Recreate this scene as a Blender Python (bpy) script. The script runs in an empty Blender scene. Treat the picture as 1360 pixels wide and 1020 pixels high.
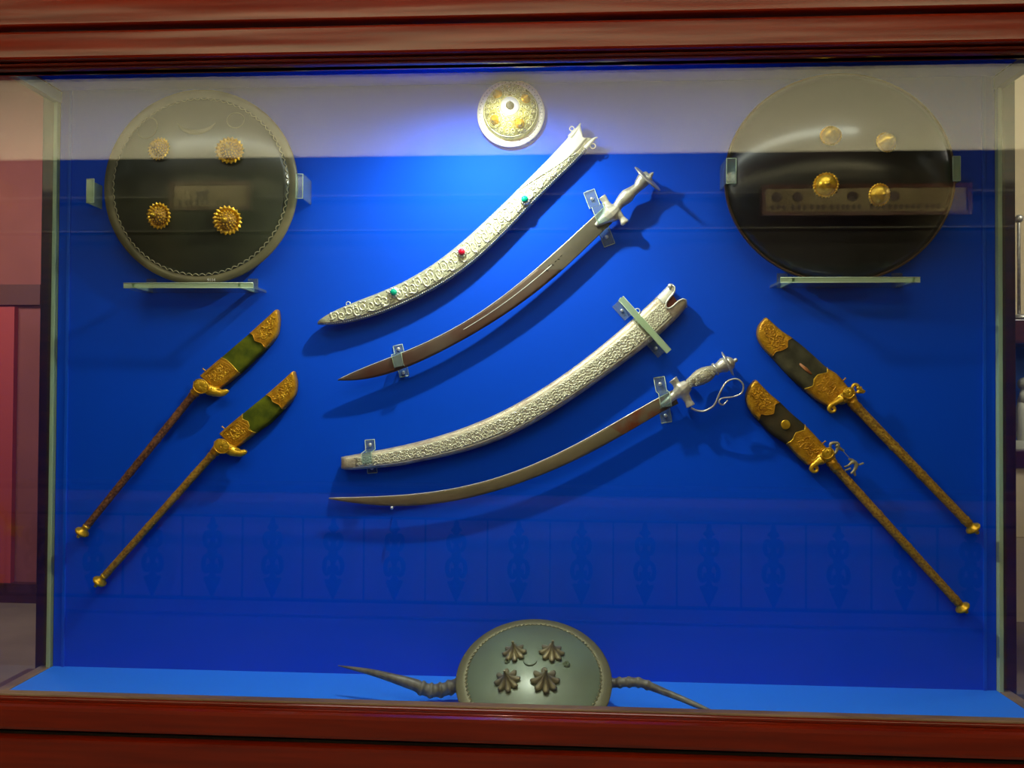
import bpy, bmesh, math, random
from mathutils import Vector, Matrix
random.seed(7)
PI = math.pi
SC = bpy.context.scene
COL = SC.collection

# ------------------------------------------------------------------ camera, world, lights, exposure
EYE = Vector((0, 0, 1.55))
F, YAW, PIT, ROL = 982.63, 0.05183, 0.01366, -0.0059
def rot3(y, p, r):
    cy, sy, cp, sp, cr, sr = math.cos(y), math.sin(y), math.cos(p), math.sin(p), math.cos(r), math.sin(r)
    return (Matrix(((cy, -sy, 0), (sy, cy, 0), (0, 0, 1))) @ Matrix(((1, 0, 0), (0, cp, -sp), (0, sp, cp)))
            @ Matrix(((cr, 0, sr), (0, 1, 0), (-sr, 0, cr))))
RM = rot3(YAW, PIT, ROL)
def P(px, py, Y):
    """point of the plane y = Y seen at photograph pixel (px, py)"""
    d = RM @ Vector(((px - 680) / F, 1.0, (510 - py) / F))
    return EYE + d * (Y / d.y)
cam_d = bpy.data.cameras.new('camera')
cam_d.sensor_width = 36; cam_d.lens = F / 1360 * 36; cam_d.clip_start = 0.02; cam_d.clip_end = 60
cam = bpy.data.objects.new('camera', cam_d); COL.objects.link(cam)
cam.matrix_world = Matrix.LocRotScale(EYE, Matrix((RM.col[0], RM.col[2], -RM.col[1])).transposed().to_quaternion(), None)
SC.camera = cam
SC.view_settings.view_transform = 'Standard'; SC.view_settings.look = 'None'
SC.view_settings.gamma = 1; SC.view_settings.use_curve_mapping = False
SC.view_settings.exposure = 0.0
w = bpy.data.worlds.new('world'); SC.world = w; w.use_nodes = True
w.node_tree.nodes['Background'].inputs[0].default_value = (0.9, 0.8, 0.7, 1)
w.node_tree.nodes['Background'].inputs[1].default_value = 0.05

YW, YG = 1.75, 1.364                      # blue back panel, front pane
X0, X1 = -1.20546, 1.01824                # inside of the case, left and right
Z0, Z1 = 1.55 - .66855, 1.55 + .73918     # case floor and ceiling

def lamp(name, kind, loc, energy, color=(1, 1, 1), target=None, **kw):
    l = bpy.data.lights.new(name, kind); l.energy = energy; l.color = color
    for k, v in kw.items(): setattr(l, k, v)
    o = bpy.data.objects.new(name, l); COL.objects.link(o); o.location = loc
    if target is not None:
        o.rotation_euler = (Vector(target) - Vector(loc)).to_track_quat('-Z', 'Y').to_euler()
    return o
LX = P(628, 60, 1.45).x
lamp('case_spotlight_bulb', 'SPOT', (LX, 1.47, Z1 - 0.045), 31, (.93, 1.0, .84), target=(LX, 1.66, 1.2), spot_size=math.radians(166), spot_blend=0.9, shadow_soft_size=0.012)
lamp('case_fill', 'AREA', ((X0 + X1) / 2 - .1, 1.48, Z1 - 0.012), 2.4, (.93, 1.0, .84), target=((X0 + X1) / 2 - .1, 1.56, 1.0), shape='RECTANGLE', size=1.9, size_y=0.05)  # added soft fill inside the case, evens out the spot's falloff
lamp('beam_fill', 'AREA', (-.4, -1.35, 2.75), 290, (1, .92, .56), target=(-.4, -2.2, 3.6), shape='RECTANGLE', size=8.5, size_y=0.25)  # added unseen light that brightens the pale beam for its reflection
lamp('hall_fill', 'AREA', (-.3, -.6, 3.9), 34, (1, .93, .85), target=(-.3, .2, 1.2), shape='RECTANGLE', size=2.5, size_y=1.0)  # added unseen fill for the hall and the case front
lamp('left_hall_fill', 'AREA', (-4.2, 3.6, 3.6), 60, (1, .9, .8), target=(-4.3, 4.4, 0), shape='RECTANGLE', size=1.4, size_y=0.8)  # added unseen fill, aimed at the floor beyond the left pane
lamp('right_hall_fill', 'AREA', (3.4, 2.6, 3.6), 50, (1, .94, .82), target=(3.3, 5.0, 1.5), shape='RECTANGLE', size=1.4, size_y=0.8)  # unseen fill for the room beyond the right pane
lamp('parapet_fill', 'AREA', (-.4, -1.2, 2.4), 22, (1, .75, .7), target=(-.4, -2.5, .4), shape='RECTANGLE', size=7.5, size_y=0.2)  # unseen pinkish fill on the parapet mirrored in the glass

# ------------------------------------------------------------------ materials
def nodes_of(m):
    m.use_nodes = True
    return m.node_tree.nodes, m.node_tree.links, m.node_tree.nodes['Principled BSDF']
def mat(name, col, metal=0.0, rough=0.5, col2=None, scale=20.0, bump=0.0, bscale=60.0, coat=0.0, spec=0.5,
        stretch=None, vor=False, lo=.4, hi=.65, emit=None, estr=1.0, crough=.05, ior=1.5, detail=5):
    m = bpy.data.materials.new(name); N, L, B = nodes_of(m)
    B.inputs['Base Color'].default_value = (*col, 1)
    B.inputs['Metallic'].default_value = metal; B.inputs['Roughness'].default_value = rough
    B.inputs['Specular IOR Level'].default_value = spec; B.inputs['IOR'].default_value = ior
    B.inputs['Coat Weight'].default_value = coat; B.inputs['Coat Roughness'].default_value = crough
    tc = N.new('ShaderNodeTexCoord'); mp = N.new('ShaderNodeMapping'); L.new(tc.outputs['Object'], mp.inputs[0])
    if stretch: mp.inputs['Scale'].default_value = stretch
    if col2:
        n = N.new('ShaderNodeTexNoise'); n.inputs['Scale'].default_value = scale; n.inputs['Detail'].default_value = detail
        r = N.new('ShaderNodeValToRGB'); r.color_ramp.elements[0].position = lo; r.color_ramp.elements[1].position = hi
        r.color_ramp.elements[0].color = (*col, 1); r.color_ramp.elements[1].color = (*col2, 1)
        L.new(mp.outputs[0], n.inputs[0]); L.new(n.outputs[0], r.inputs[0]); L.new(r.outputs[0], B.inputs['Base Color'])
    if bump:
        b = N.new('ShaderNodeBump'); b.inputs['Strength'].default_value = bump; b.inputs['Distance'].default_value = 0.002
        if vor:
            t = N.new('ShaderNodeTexVoronoi'); t.feature = 'SMOOTH_F1'
        else:
            t = N.new('ShaderNodeTexNoise'); t.inputs['Detail'].default_value = 3
        t.inputs['Scale'].default_value = bscale
        L.new(mp.outputs[0], t.inputs['Vector']); L.new(t.outputs[0], b.inputs['Height']); L.new(b.outputs[0], B.inputs['Normal'])
    if emit:
        B.inputs['Emission Color'].default_value = (*emit, 1); B.inputs['Emission Strength'].default_value = estr
    return m
def glass(name, tint=(1, 1, 1), base=0.04, haze=0.0, hazecol=(.6, .8, .7), rough=0.0):
    """clear sheet: what is behind shows through, the surface mirrors by Fresnel's law (Schlick)"""
    m = bpy.data.materials.new(name); N, L, B = nodes_of(m); out = N['Material Output']; N.remove(B)
    t = N.new('ShaderNodeBsdfTransparent'); t.inputs[0].default_value = (*tint, 1)
    g = N.new('ShaderNodeBsdfGlossy'); g.inputs['Roughness'].default_value = rough
    lw = N.new('ShaderNodeLayerWeight'); lw.inputs['Blend'].default_value = 0.5
    p = N.new('ShaderNodeMath'); p.operation = 'POWER'; p.inputs[1].default_value = 5
    a = N.new('ShaderNodeMath'); a.operation = 'MULTIPLY_ADD'; a.inputs[1].default_value = 1 - base; a.inputs[2].default_value = base
    mx = N.new('ShaderNodeMixShader')
    L.new(lw.outputs['Facing'], p.inputs[0]); L.new(p.outputs[0], a.inputs[0]); L.new(a.outputs[0], mx.inputs[0])
    L.new(g.outputs[0], mx.inputs[2])
    if haze:
        d = N.new('ShaderNodeBsdfDiffuse'); d.inputs[0].default_value = (*hazecol, 1)
        m2 = N.new('ShaderNodeMixShader'); m2.inputs[0].default_value = haze
        L.new(t.outputs[0], m2.inputs[1]); L.new(d.outputs[0], m2.inputs[2]); L.new(m2.outputs[0], mx.inputs[1])
    else:
        L.new(t.outputs[0], mx.inputs[1])
    L.new(mx.outputs[0], out.inputs[0])
    return m
M = {}
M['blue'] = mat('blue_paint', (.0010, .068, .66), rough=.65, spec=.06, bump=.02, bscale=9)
M['blue_floor_lit'] = mat('blue_floor_lightened', (.02, .20, .90), rough=.6, spec=.1)  # same paint as the panel, lightened to stand for light from above
M['blue_batten'] = mat('blue_batten_paint', (.002, .085, .66), rough=.5, spec=.15)
M['wood'] = mat('mahogany', (.26, .015, .0006), rough=.4, spec=.03, col2=(.14, .007, .0006), scale=7, stretch=(.5, 4, 9), coat=1.0, crough=.1, ior=1.55, bump=.12, bscale=5, lo=.3, hi=.75)
_B = M['wood'].node_tree.nodes['Principled BSDF']; _B.inputs['Coat IOR'].default_value = 1.7
_N = M['wood'].node_tree; _b = _N.nodes.new('ShaderNodeBump'); _b.inputs['Strength'].default_value = .35; _b.inputs['Distance'].default_value = .004; _n = _N.nodes.new('ShaderNodeTexNoise'); _n.inputs['Scale'].default_value = 1.3; _n.inputs['Detail'].default_value = 2.5
_N.links.new(_N.nodes['Mapping'].outputs[0], _n.inputs[0]); _N.links.new(_n.outputs[0], _b.inputs['Height']); _N.links.new(_b.outputs[0], _B.inputs['Coat Normal'])
M['wood_dark'] = mat('dark_mahogany', (.035, .006, .003), rough=.35, coat=.5, col2=(.07, .012, .004), scale=10, stretch=(1, 4, 9))
M['muted_red'] = mat('muted_red_band', (.13, .04, .035), rough=.6)  # darker muted red of the band on the far left wall
M['gap'] = mat('dark_joint', (.006, .003, .002), rough=.8, col2=(.05, .02, .008), scale=45, lo=.62, hi=.75)
M['bead'] = mat('tan_glazing_bead', (.32, .2, .1), rough=.4, col2=(.2, .11, .05), scale=6, stretch=(1, 4, 4))
M['glass'] = glass('front_glass', (.985, .99, .985))
M['glass_side'] = glass('side_glass', (.97, .98, .97))
M['glass_edge'] = mat('green_glass_edge', (.42, .62, .42), rough=.25, col2=(.5, .6, .3), scale=4)
M['alu'] = mat('pale_green_metal_trim', (.45, .52, .4), rough=.3, metal=.3)
M['acrylic'] = glass('clear_acrylic', (.82, .9, .9), base=.07, haze=.09, hazecol=(.7, .9, .85), rough=.08)
M['acrylic_edge'] = mat('acrylic_edge', (.5, .62, .42), rough=.2)
M['acrylic_green'] = glass('greenish_acrylic', (.7, .85, .7), base=.08, haze=.5, hazecol=(.6, .75, .45), rough=.1)
M['silver'] = mat('chased_silver', (.56, .56, .38), metal=.45, rough=.42, col2=(.42, .41, .28), scale=60, bump=.5, bscale=420, vor=True)
M['silver_smooth'] = mat('plain_silver', (.74, .74, .62), metal=.45, rough=.36, col2=(.72, .72, .62), scale=25)
M['silver_dull'] = mat('tarnished_silver', (.62, .55, .38), metal=.5, rough=.4, col2=(.42, .34, .24), scale=40, bump=.4, bscale=500, vor=True)
M['silver_relief'] = mat('silver_relief', (.80, .78, .58), metal=.5, rough=.36)
M['silver_ground'] = mat('dark_silver_ground', (.42, .38, .27), metal=.45, rough=.5, bump=.5, bscale=600, vor=True)
M['steel'] = mat('grey_steel', (.52, .5, .44), metal=.6, rough=.36, col2=(.36, .34, .3), scale=50)
M['hilt_steel'] = mat('pale_hilt_steel', (.62, .6, .5), metal=.55, rough=.34, col2=(.48, .44, .36), scale=70, bump=.25, bscale=300)
M['edge_bright'] = mat('bright_blade_spine', (.75, .75, .68), metal=.5, rough=.3)
M['gold'] = mat('gold_gilt', (.66, .33, .012), metal=.5, rough=.38, col2=(.46, .2, .006), scale=70, bump=.5, bscale=320, vor=True)
M['gold_bright'] = mat('bright_gold', (.86, .52, .03), metal=.6, rough=.3, col2=(.6, .32, .012), scale=70, bump=.3, bscale=260, vor=True)
M['gold_green'] = mat('tarnished_gold_ground', (.38, .2, .03), metal=.5, rough=.45, bump=.5, bscale=380, vor=True)
M['gold_staff'] = mat('granulated_gold', (.62, .36, .03), metal=.5, rough=.4, col2=(.32, .15, .015), scale=200, bump=1.0, bscale=520, vor=True, lo=.42, hi=.6)
M['bronze_staff'] = mat('brown_granulated_gilt', (.38, .16, .045), metal=.45, rough=.42, col2=(.12, .045, .015), scale=190, bump=1.0, bscale=520, vor=True, lo=.4, hi=.6)
M['velvet'] = mat('green_velvet', (.11, .13, .003), rough=.85, col2=(.05, .07, .002), scale=38, spec=.2)
M['velvet_worn'] = mat('worn_dark_velvet', (.03, .028, .012), rough=.8, col2=(.085, .075, .035), scale=26, spec=.25, bump=.3, bscale=120)
M['velvet_brown'] = mat('worn_brown_velvet', (.06, .04, .012), rough=.8, col2=(.028, .026, .01), scale=24, spec=.25, bump=.3, bscale=120)
M['copper'] = mat('bare_copper_wood', (.4, .15, .04), rough=.5)
M['shield_olive'] = mat('olive_black_hide', (.014, .02, .012), rough=.32, col2=(.05, .054, .026), scale=5, coat=.35, crough=.2, spec=.5, lo=.35, hi=.72, bump=.05, bscale=14)
M['shield_rim'] = mat('olive_hide_border', (.16, .14, .07), rough=.42, col2=(.10, .09, .045), scale=12)
M['lace'] = mat('pale_rim_stitching', (.34, .31, .18), rough=.5)
M['shield_black'] = mat('glossy_black_lacquer', (.003, .0035, .003), rough=.3, col2=(.009, .006, .004), scale=5, coat=.55, crough=.17, spec=.3, lo=.45, hi=.8, bump=.06, bscale=10)
M['rim_brown'] = mat('brown_gilt_rim', (.10, .055, .025), metal=.3, rough=.4)
M['shield_green'] = mat('grey_green_metal', (.14, .185, .115), rough=.42, metal=.2, col2=(.115, .14, .08), scale=7, coat=.25, crough=.25)
M['shield_green_rim'] = mat('olive_brass_rim', (.13, .12, .055), rough=.45, metal=.3)
M['bronze'] = mat('dull_bronze', (.33, .29, .16), rough=.4, metal=.5)
M['horn'] = mat('grey_horn', (.15, .14, .10), rough=.45, col2=(.08, .07, .05), scale=30, stretch=(2, 1, 1))
M['gilt_silver'] = mat('yellow_gilt_filigree', (.60, .55, .16), metal=.45, rough=.38, bump=.7, bscale=330, vor=True, col2=(.42, .38, .1), scale=90)
M['filigree_bright'] = mat('bright_filigree', (.85, .82, .45), metal=.4, rough=.35)
M['white_silver'] = mat('white_silver_rim', (.9, .88, .8), metal=.3, rough=.4)
M['dark'] = mat('black_hole', (.02, .018, .012), rough=.7)
M['gem_green'] = mat('green_stone', (.0, .38, .22), rough=.15, coat=.8)
M['gem_red'] = mat('red_stone', (.62, .004, .03), rough=.15, coat=.8)
M['screw'] = mat('screw_metal', (.75, .75, .75), metal=.8, rough=.3)
M['paper_ink'] = mat('white_number_paint', (.7, .68, .6), rough=.6)
M['red_lining'] = mat('dark_red_lining', (.13, .02, .01), rough=.7)
M['plaster_pink'] = mat('salmon_plaster', (.29, .08, .07), rough=.8, col2=(.24, .065, .056), scale=1.5)
M['plaster_red'] = mat('red_panel_paint', (.45, .06, .06), rough=.7)
M['plaster_cream'] = mat('cream_plaster', (.7, .58, .36), rough=.85, col2=(.64, .52, .32), scale=1.2)
M['plaster_white'] = mat('pale_beam_plaster', (.82, .78, .70), rough=.85)
M['trim_grey'] = mat('dim_grey_trim', (.05, .047, .04), rough=.8)
M['wall_dark'] = mat('dark_olive_wall', (.010, .0095, .008), rough=.8)
M['parapet'] = mat('mauve_parapet_plaster', (.46, .22, .24), rough=.85, col2=(.40, .19, .22), scale=1.2)
M['floor_stone'] = mat('beige_stone_floor', (.24, .19, .13), rough=.6, col2=(.18, .135, .09), scale=2)
M['iron'] = mat('black_wrought_iron', (.012, .011, .010), rough=.5, metal=.3)
M['frieze'] = mat('faded_beige_frieze', (.2, .15, .08), rough=.8, col2=(.14, .10, .05), scale=5)
M['frieze_fig'] = mat('dark_frieze_figures', (.05, .03, .03), rough=.8)
M['lens'] = mat('lit_lamp_lens', (1, 1, 1), emit=(1, .96, .85), estr=12)
M['blue_far'] = mat('far_case_blue', (.05, .16, .7), rough=.6, emit=None)
M['pale_exhibit'] = mat('pale_exhibit', (.55, .56, .45), rough=.6)

# ------------------------------------------------------------------ mesh helpers
def link(name, me, material=None, parent=None, smooth=True):
    o = bpy.data.objects.new(name, me); COL.objects.link(o)
    if material is not None: me.materials.append(M[material] if isinstance(material, str) else material)
    if smooth and me.polygons: me.polygons.foreach_set('use_smooth', [True] * len(me.polygons))
    if parent is not None: o.parent = parent; o.matrix_parent_inverse = parent.matrix_world.inverted()
    return o
class MB:
    def __init__(s): s.v = []; s.f = []
    def add(s, v, f):
        n = len(s.v); s.v += [tuple(x) for x in v]; s.f += [tuple(i + n for i in q) for q in f]; return s
    def box(s, a, b):
        x0, y0, z0 = [min(p, q) for p, q in zip(a, b)]; x1, y1, z1 = [max(p, q) for p, q in zip(a, b)]
        v = [(x0, y0, z0), (x1, y0, z0), (x1, y1, z0), (x0, y1, z0), (x0, y0, z1), (x1, y0, z1), (x1, y1, z1), (x0, y1, z1)]
        return s.add(v, [(3, 2, 1, 0), (4, 5, 6, 7), (0, 1, 5, 4), (1, 2, 6, 5), (2, 3, 7, 6), (3, 0, 4, 7)])
    def tube(s, pts, r, seg=8, flat=1.0, cap=True):
        """pts: Vectors; r: radius or list; flat scales depth (y)"""
        pts = [Vector(p) for p in pts]; n = len(pts)
        rr = r if isinstance(r, (list, tuple)) else [r] * n
        if len(rr) != n:
            q = [i / (n - 1) * (len(rr) - 1) for i in range(n)]
            rr = [rr[min(int(x), len(rr) - 2)] + (rr[min(int(x), len(rr) - 2) + 1] - rr[min(int(x), len(rr) - 2)]) * (x - min(int(x), len(rr) - 2)) for x in q]
        vs = []; up = None
        for i, p in enumerate(pts):
            t = (pts[min(i + 1, n - 1)] - pts[max(i - 1, 0)]); t = t.normalized() if t.length > 1e-9 else Vector((0, 0, 1))
            if up is None:
                up = Vector((0, -1, 0)) if abs(t.y) < .9 else Vector((1, 0, 0))
            a = (up - t * up.dot(t)); a = a.normalized() if a.length > 1e-6 else t.orthogonal().normalized()
            b = t.cross(a); up = a
            for k in range(seg):
                an = 2 * PI * k / seg
                q = a * math.cos(an) * rr[i] * flat + b * math.sin(an) * rr[i]
                vs.append(p + q)
        fs = [(i * seg + k, i * seg + (k + 1) % seg, (i + 1) * seg + (k + 1) % seg, (i + 1) * seg + k) for i in range(n - 1) for k in range(seg)]
        if cap: fs += [tuple(range(seg))[::-1], tuple((n - 1) * seg + k for k in range(seg))]
        return s.add(vs, fs)
    def lathe(s, c, axis, prof, seg=24, sx=1.0):
        """prof: (distance along axis, radius)"""
        c = Vector(c); ax = Vector(axis).normalized()
        a = Vector((1, 0, 0)) if abs(ax.x) < .9 else Vector((0, 0, 1)); a = (a - ax * a.dot(ax)).normalized(); b = ax.cross(a)
        vs = []; 
        for d, r in prof:
            for k in range(seg):
                an = 2 * PI * k / seg
                vs.append(c + ax * d + a * (math.cos(an) * r * sx) + b * (math.sin(an) * r))
        n = len(prof)
        fs = [(i * seg + k, i * seg + (k + 1) % seg, (i + 1) * seg + (k + 1) % seg, (i + 1) * seg + k) for i in range(n - 1) for k in range(seg)]
        fs += [tuple(range(seg))[::-1], tuple((n - 1) * seg + k for k in range(seg))]
        return s.add(vs, fs)
    def ball(s, c, r, seg=10, rings=6, rot=None):
        c = Vector(c); rx, ry, rz = (r, r, r) if not isinstance(r, (tuple, list)) else r
        vs = []; 
        for i in range(rings + 1):
            th = PI * i / rings
            for k in range(seg):
                ph = 2 * PI * k / seg
                q = Vector((rx * math.sin(th) * math.cos(ph), ry * math.sin(th) * math.sin(ph), rz * math.cos(th)))
                if rot is not None: q = rot @ q
                vs.append(c + q)
        fs = [(i * seg + k, i * seg + (k + 1) % seg, (i + 1) * seg + (k + 1) % seg, (i + 1) * seg + k) for i in range(rings) for k in range(seg)]
        return s.add(vs, fs)
    def prism(s, pts, y0, y1):
        """outline in x,z (Vectors) extruded from y0 to y1"""
        n = len(pts); v = [(p.x, y0, p.z) for p in pts] + [(p.x, y1, p.z) for p in pts]
        return s.add(v, [tuple(range(n)), tuple(range(n, 2 * n))[::-1]] + [(i, (i + 1) % n, n + (i + 1) % n, n + i) for i in range(n)])
    def build(s, name, material, parent=None, smooth=True, remesh=None, bevel=None, clean=True, origin=None, auto=None):
        me = bpy.data.meshes.new(name); me.from_pydata(s.v, [], s.f); me.update()
        if clean:
            bm = bmesh.new(); bm.from_mesh(me); bmesh.ops.remove_doubles(bm, verts=bm.verts, dist=1e-6)
            bmesh.ops.recalc_face_normals(bm, faces=bm.faces); bm.to_mesh(me); bm.free()
        if origin is not None: me.transform(Matrix.Translation(-Vector(origin)))
        o = link(name, me, material, None, smooth)
        if origin is not None: o.location = origin
        if parent is not None:
            o.parent = parent
            o.location = Vector(o.location) - Vector(parent.location)
        if remesh:
            r = o.modifiers.new('merge', 'REMESH'); r.mode = 'VOXEL'; r.voxel_size = remesh; r.use_smooth_shade = True
            q = o.modifiers.new('soften', 'SMOOTH'); q.iterations = 3; q.factor = .5
        if bevel:
            b = o.modifiers.new('bevel', 'BEVEL'); b.width = bevel; b.segments = 2; b.limit_method = 'ANGLE'
        if auto:
            e = o.modifiers.new('edges', 'EDGE_SPLIT'); e.split_angle = math.radians(auto)
        return o
def thing(name, label, cat, loc=(0, 0, 0), group=None):
    o = bpy.data.objects.new(name, None); COL.objects.link(o); o.location = loc; o.empty_display_size = .05
    o['label'] = label; o['category'] = cat
    if group: o['group'] = group
    return o
def tag(o, label, cat, group=None):
    o['label'] = label; o['category'] = cat
    if group: o['group'] = group
    return o
def struct(o): o['kind'] = 'structure'; return o

def resample(pts, n):
    """n points along a smooth (Catmull-Rom) curve through pixel points"""
    p = [Vector((a[0], a[1])) for a in pts]
    if len(p) > 2:
        d = []
        for i in range(len(p) - 1):
            a, b, c, e = p[max(i - 1, 0)], p[i], p[i + 1], p[min(i + 2, len(p) - 1)]
            for k in range(8):
                t = k / 8
                d.append(0.5 * ((2 * b) + (c - a) * t + (2 * a - 5 * b + 4 * c - e) * t * t + (3 * b - a - 3 * c + e) * t ** 3))
        d.append(p[-1])
    else:
        d = p
    L = [0]
    for i in range(1, len(d)): L.append(L[-1] + (d[i] - d[i - 1]).length)
    out = []; j = 0
    for i in range(n):
        s = L[-1] * i / (n - 1)
        while j < len(d) - 2 and L[j + 1] < s: j += 1
        u = (s - L[j]) / max(1e-9, L[j + 1] - L[j])
        out.append(d[j].lerp(d[j + 1], min(1, max(0, u))))
    return out
def fair(pts, deg=4):
    """smooth a long gently curved edge: least-squares polynomial in the chord's own frame, ends kept"""
    import numpy as np
    a = np.array(pts, float); d = a[-1] - a[0]; L_ = np.linalg.norm(d); d /= L_; n = np.array([-d[1], d[0]])
    x = (a - a[0]) @ d / L_; y = (a - a[0]) @ n
    A = np.stack([x ** k * (1 - x) for k in range(1, deg + 1)], 1)
    c = np.linalg.lstsq(A, y, rcond=None)[0]; t = np.linspace(0, 1, 24)
    yy = sum(c[k - 1] * t ** k * (1 - t) for k in range(1, deg + 1))
    return [tuple(a[0] + d * L_ * t[i] + n * yy[i]) for i in range(24)]
class Strip:
    """a long body between two edge curves (photo pixels unprojected onto the plane at height h off the back panel)"""
    def __init__(s, upper, lower, h, th, n=90, prof=None, ends=(0.0, 0.0)):
        s.U = [P(a.x, a.y, YW - h) for a in resample(upper, n)]
        s.L = [P(a.x, a.y, YW - h) for a in resample(lower, n)]
        s.n = n; s.h = h; s.th = th; s.prof = prof or (lambda v: math.sqrt(max(0, 1 - (2 * v - 1) ** 2))); s.ends = ends
    def at(s, t, v, out=0.0):
        x = min(max(t, 0), 1) * (s.n - 1); i = min(int(x), s.n - 2); u = x - i
        a = s.U[i].lerp(s.U[i + 1], u); b = s.L[i].lerp(s.L[i + 1], u)
        p = a.lerp(b, v); e = 1.0
        if s.ends[0] and t < s.ends[0]: e = math.sqrt(max(0.02, 1 - (1 - t / s.ends[0]) ** 2))
        if s.ends[1] and t > 1 - s.ends[1]: e = min(e, math.sqrt(max(0.02, 1 - (1 - (1 - t) / s.ends[1]) ** 2)))
        return Vector((p.x, YW - s.h - s.th * s.prof(v) * e - out, p.z))
    def width(s, t):
        return (s.at(t, 0) - s.at(t, 1)).length
    def length(s):
        return sum((s.at(i / 40, .5) - s.at((i + 1) / 40, .5)).length for i in range(40))
    def body(s, m=12, t0=lambda v: 0.0, t1=lambda v: 1.0, out=0.0, back=0.0, v0=0.0, v1=1.0, n=None):
        n = n or s.n; mb = MB(); W = m + 1
        F_, B_ = [], []
        for i in range(n):
            for k in range(W):
                v = v0 + (v1 - v0) * k / m
                t = t0(v) + (t1(v) - t0(v)) * i / (n - 1)
                p = s.at(t, v, out); F_.append(p)
                B_.append(Vector((p.x, YW - s.h + back + (s.th * s.prof(v) * .35 if back == 0 else 0), p.z)))
        fs = []; o = n * W
        for i in range(n - 1):
            for k in range(m):
                a = i * W + k
                fs.append((a, a + 1, a + W + 1, a + W)); fs.append((o + a, o + a + W, o + a + W + 1, o + a + 1))
            a = i * W; fs.append((a, a + W, o + a + W, o + a)); a += m; fs.append((a, o + a, o + a + W, a + W))
        for k in range(m):
            fs.append((k, o + k, o + k + 1, k + 1)); a = (n - 1) * W + k; fs.append((a, a + 1, o + a + 1, o + a))
        mb.add(F_ + B_, fs)
        return mb
def piece(fn):   # piecewise-linear boundary function of v
    def g(v):
        for (a, x), (b, y) in zip(fn, fn[1:]):
            if v <= b: return x + (y - x) * (v - a) / max(1e-9, b - a)
        return fn[-1][1]
    return g
def scrolls(S, t0, t1, v0, v1, rows, count, r, out=0.0003, turns=1.4, seed=1, leaf=True):
    """raised scrollwork: spiral tendrils and leaves laid on the strip's surface"""
    rnd = random.Random(seed); mb = MB(); Ln = S.length()
    for j in range(rows):
        for i in range(count):
            tc = t0 + (t1 - t0) * (i + .5) / count + rnd.uniform(-.12, .12) * (t1 - t0) / count
            vh = (v1 - v0) / rows; vc = v0 + vh * (j + .5) + (.10 * vh if (i + j) % 2 else -.10 * vh)
            w = S.width(tc); Rv = vh * .5; Rt = (t1 - t0) / count * .60
            sgn = 1 if (i + j) % 2 else -1; ph = rnd.uniform(-.5, .5) + (PI if j % 2 else 0)
            pts = []
            for k in range(15):
                a = ph + sgn * turns * 2 * PI * k / 14; q = 1 - .80 * k / 14
                pts.append(S.at(tc + Rt * q * math.cos(a), min(max(vc + Rv * q * math.sin(a), v0), v1), out))
            mb.tube(pts, [r * (1.25 - .5 * k / 14) for k in range(15)], seg=5, cap=False)
            if leaf:
                for _ in range(2):
                    a = rnd.uniform(0, 2 * PI)
                    c = S.at(tc + Rt * 1.05 * math.cos(a), min(max(vc + Rv * .95 * math.sin(a), v0), v1), out)
                    a2 = a + rnd.uniform(.5, 1.5)
                    dx, dz = math.cos(a2) * r * 3.2, math.sin(a2) * r * 3.2
                    mb.tube([c - Vector((dx, 0, dz)), c - Vector((0, r * .4, 0)), c + Vector((dx, 0, dz))], [r * .3, r * 1.3, r * .2], seg=5)
    return mb
def line_on(S, v, t0, t1, r, out=0.0, n=60, seg=5):
    return MB().tube([S.at(t0 + (t1 - t0) * i / (n - 1), v, out) for i in range(n)], r, seg=seg)
def beads_on(S, v, t0, t1, n, r, out=0.0):
    mb = MB()
    for i in range(n): mb.ball(S.at(t0 + (t1 - t0) * (i + .5) / n, v, out), r, seg=6, rings=4)
    return mb
def path(pts, n=None):   # (px, py, height off panel) -> world points along a smooth path
    n = n or len(pts) * 6
    q = resample([(a[0], a[1]) for a in pts], n)
    m = len(pts); res = []
    for i, a in enumerate(q):
        x = i / (n - 1) * (m - 1); k = min(int(x), m - 2); h = pts[k][2] + (pts[k + 1][2] - pts[k][2]) * (x - k)
        res.append(P(a.x, a.y, YW - h))
    return res
def W(px, py, h): return P(px, py, YW - h)

# ------------------------------------------------------------------ the hall (setting)
struct(MB().box((-8, -2.9, -.1), (7, 6, 0)).build('floor', 'floor_stone', smooth=False))
struct(MB().box((-8, -2.9, 4.3), (7, 6, 4.4)).build('ceiling', 'wall_dark', smooth=False))
struct(MB().box((-8, -2.95, 0), (7, -2.75, 4.3)).build('wall_back', 'wall_dark', smooth=False))
struct(MB().box((-8, 5.3, 0), (.2, 5.45, 4.3)).build('wall_front_left', 'plaster_pink', smooth=False))
struct(MB().box((.2, 5.3, 0), (7, 5.45, 4.3)).build('wall_front_right', 'plaster_cream', smooth=False))
struct(MB().box((-8.1, -2.9, 0), (-8, 5.45, 4.3)).build('wall_left', 'plaster_pink', smooth=False))
struct(MB().box((7, -2.9, 0), (7.1, 5.45, 4.3)).build('wall_right', 'plaster_cream', smooth=False))
YV = 5.0; YR = 2 * YG - YV                 # mirrored distance of the railing, and where it stands
def V(px, py, yv=YV): q = P(px, py, yv); return Vector((q.x, 2 * YG - yv, q.z))
zb = V(680, 204).z; zt = 3.92
struct(MB().box((-6, YR - .03, zb), (6, YR, zt)).build('trim_1', 'plaster_white', smooth=False))           # pale lintel beam
struct(MB().box((-6, YR - .28, 0), (6, YR - .12, V(680, 657).z)).build('wall_parapet', 'parapet', smooth=False))
struct(MB().box((-6, YR - .30, V(680, 657).z), (6, YR - .10, V(680, 650).z)).build('trim_2', 'wood_dark', smooth=False))
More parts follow.
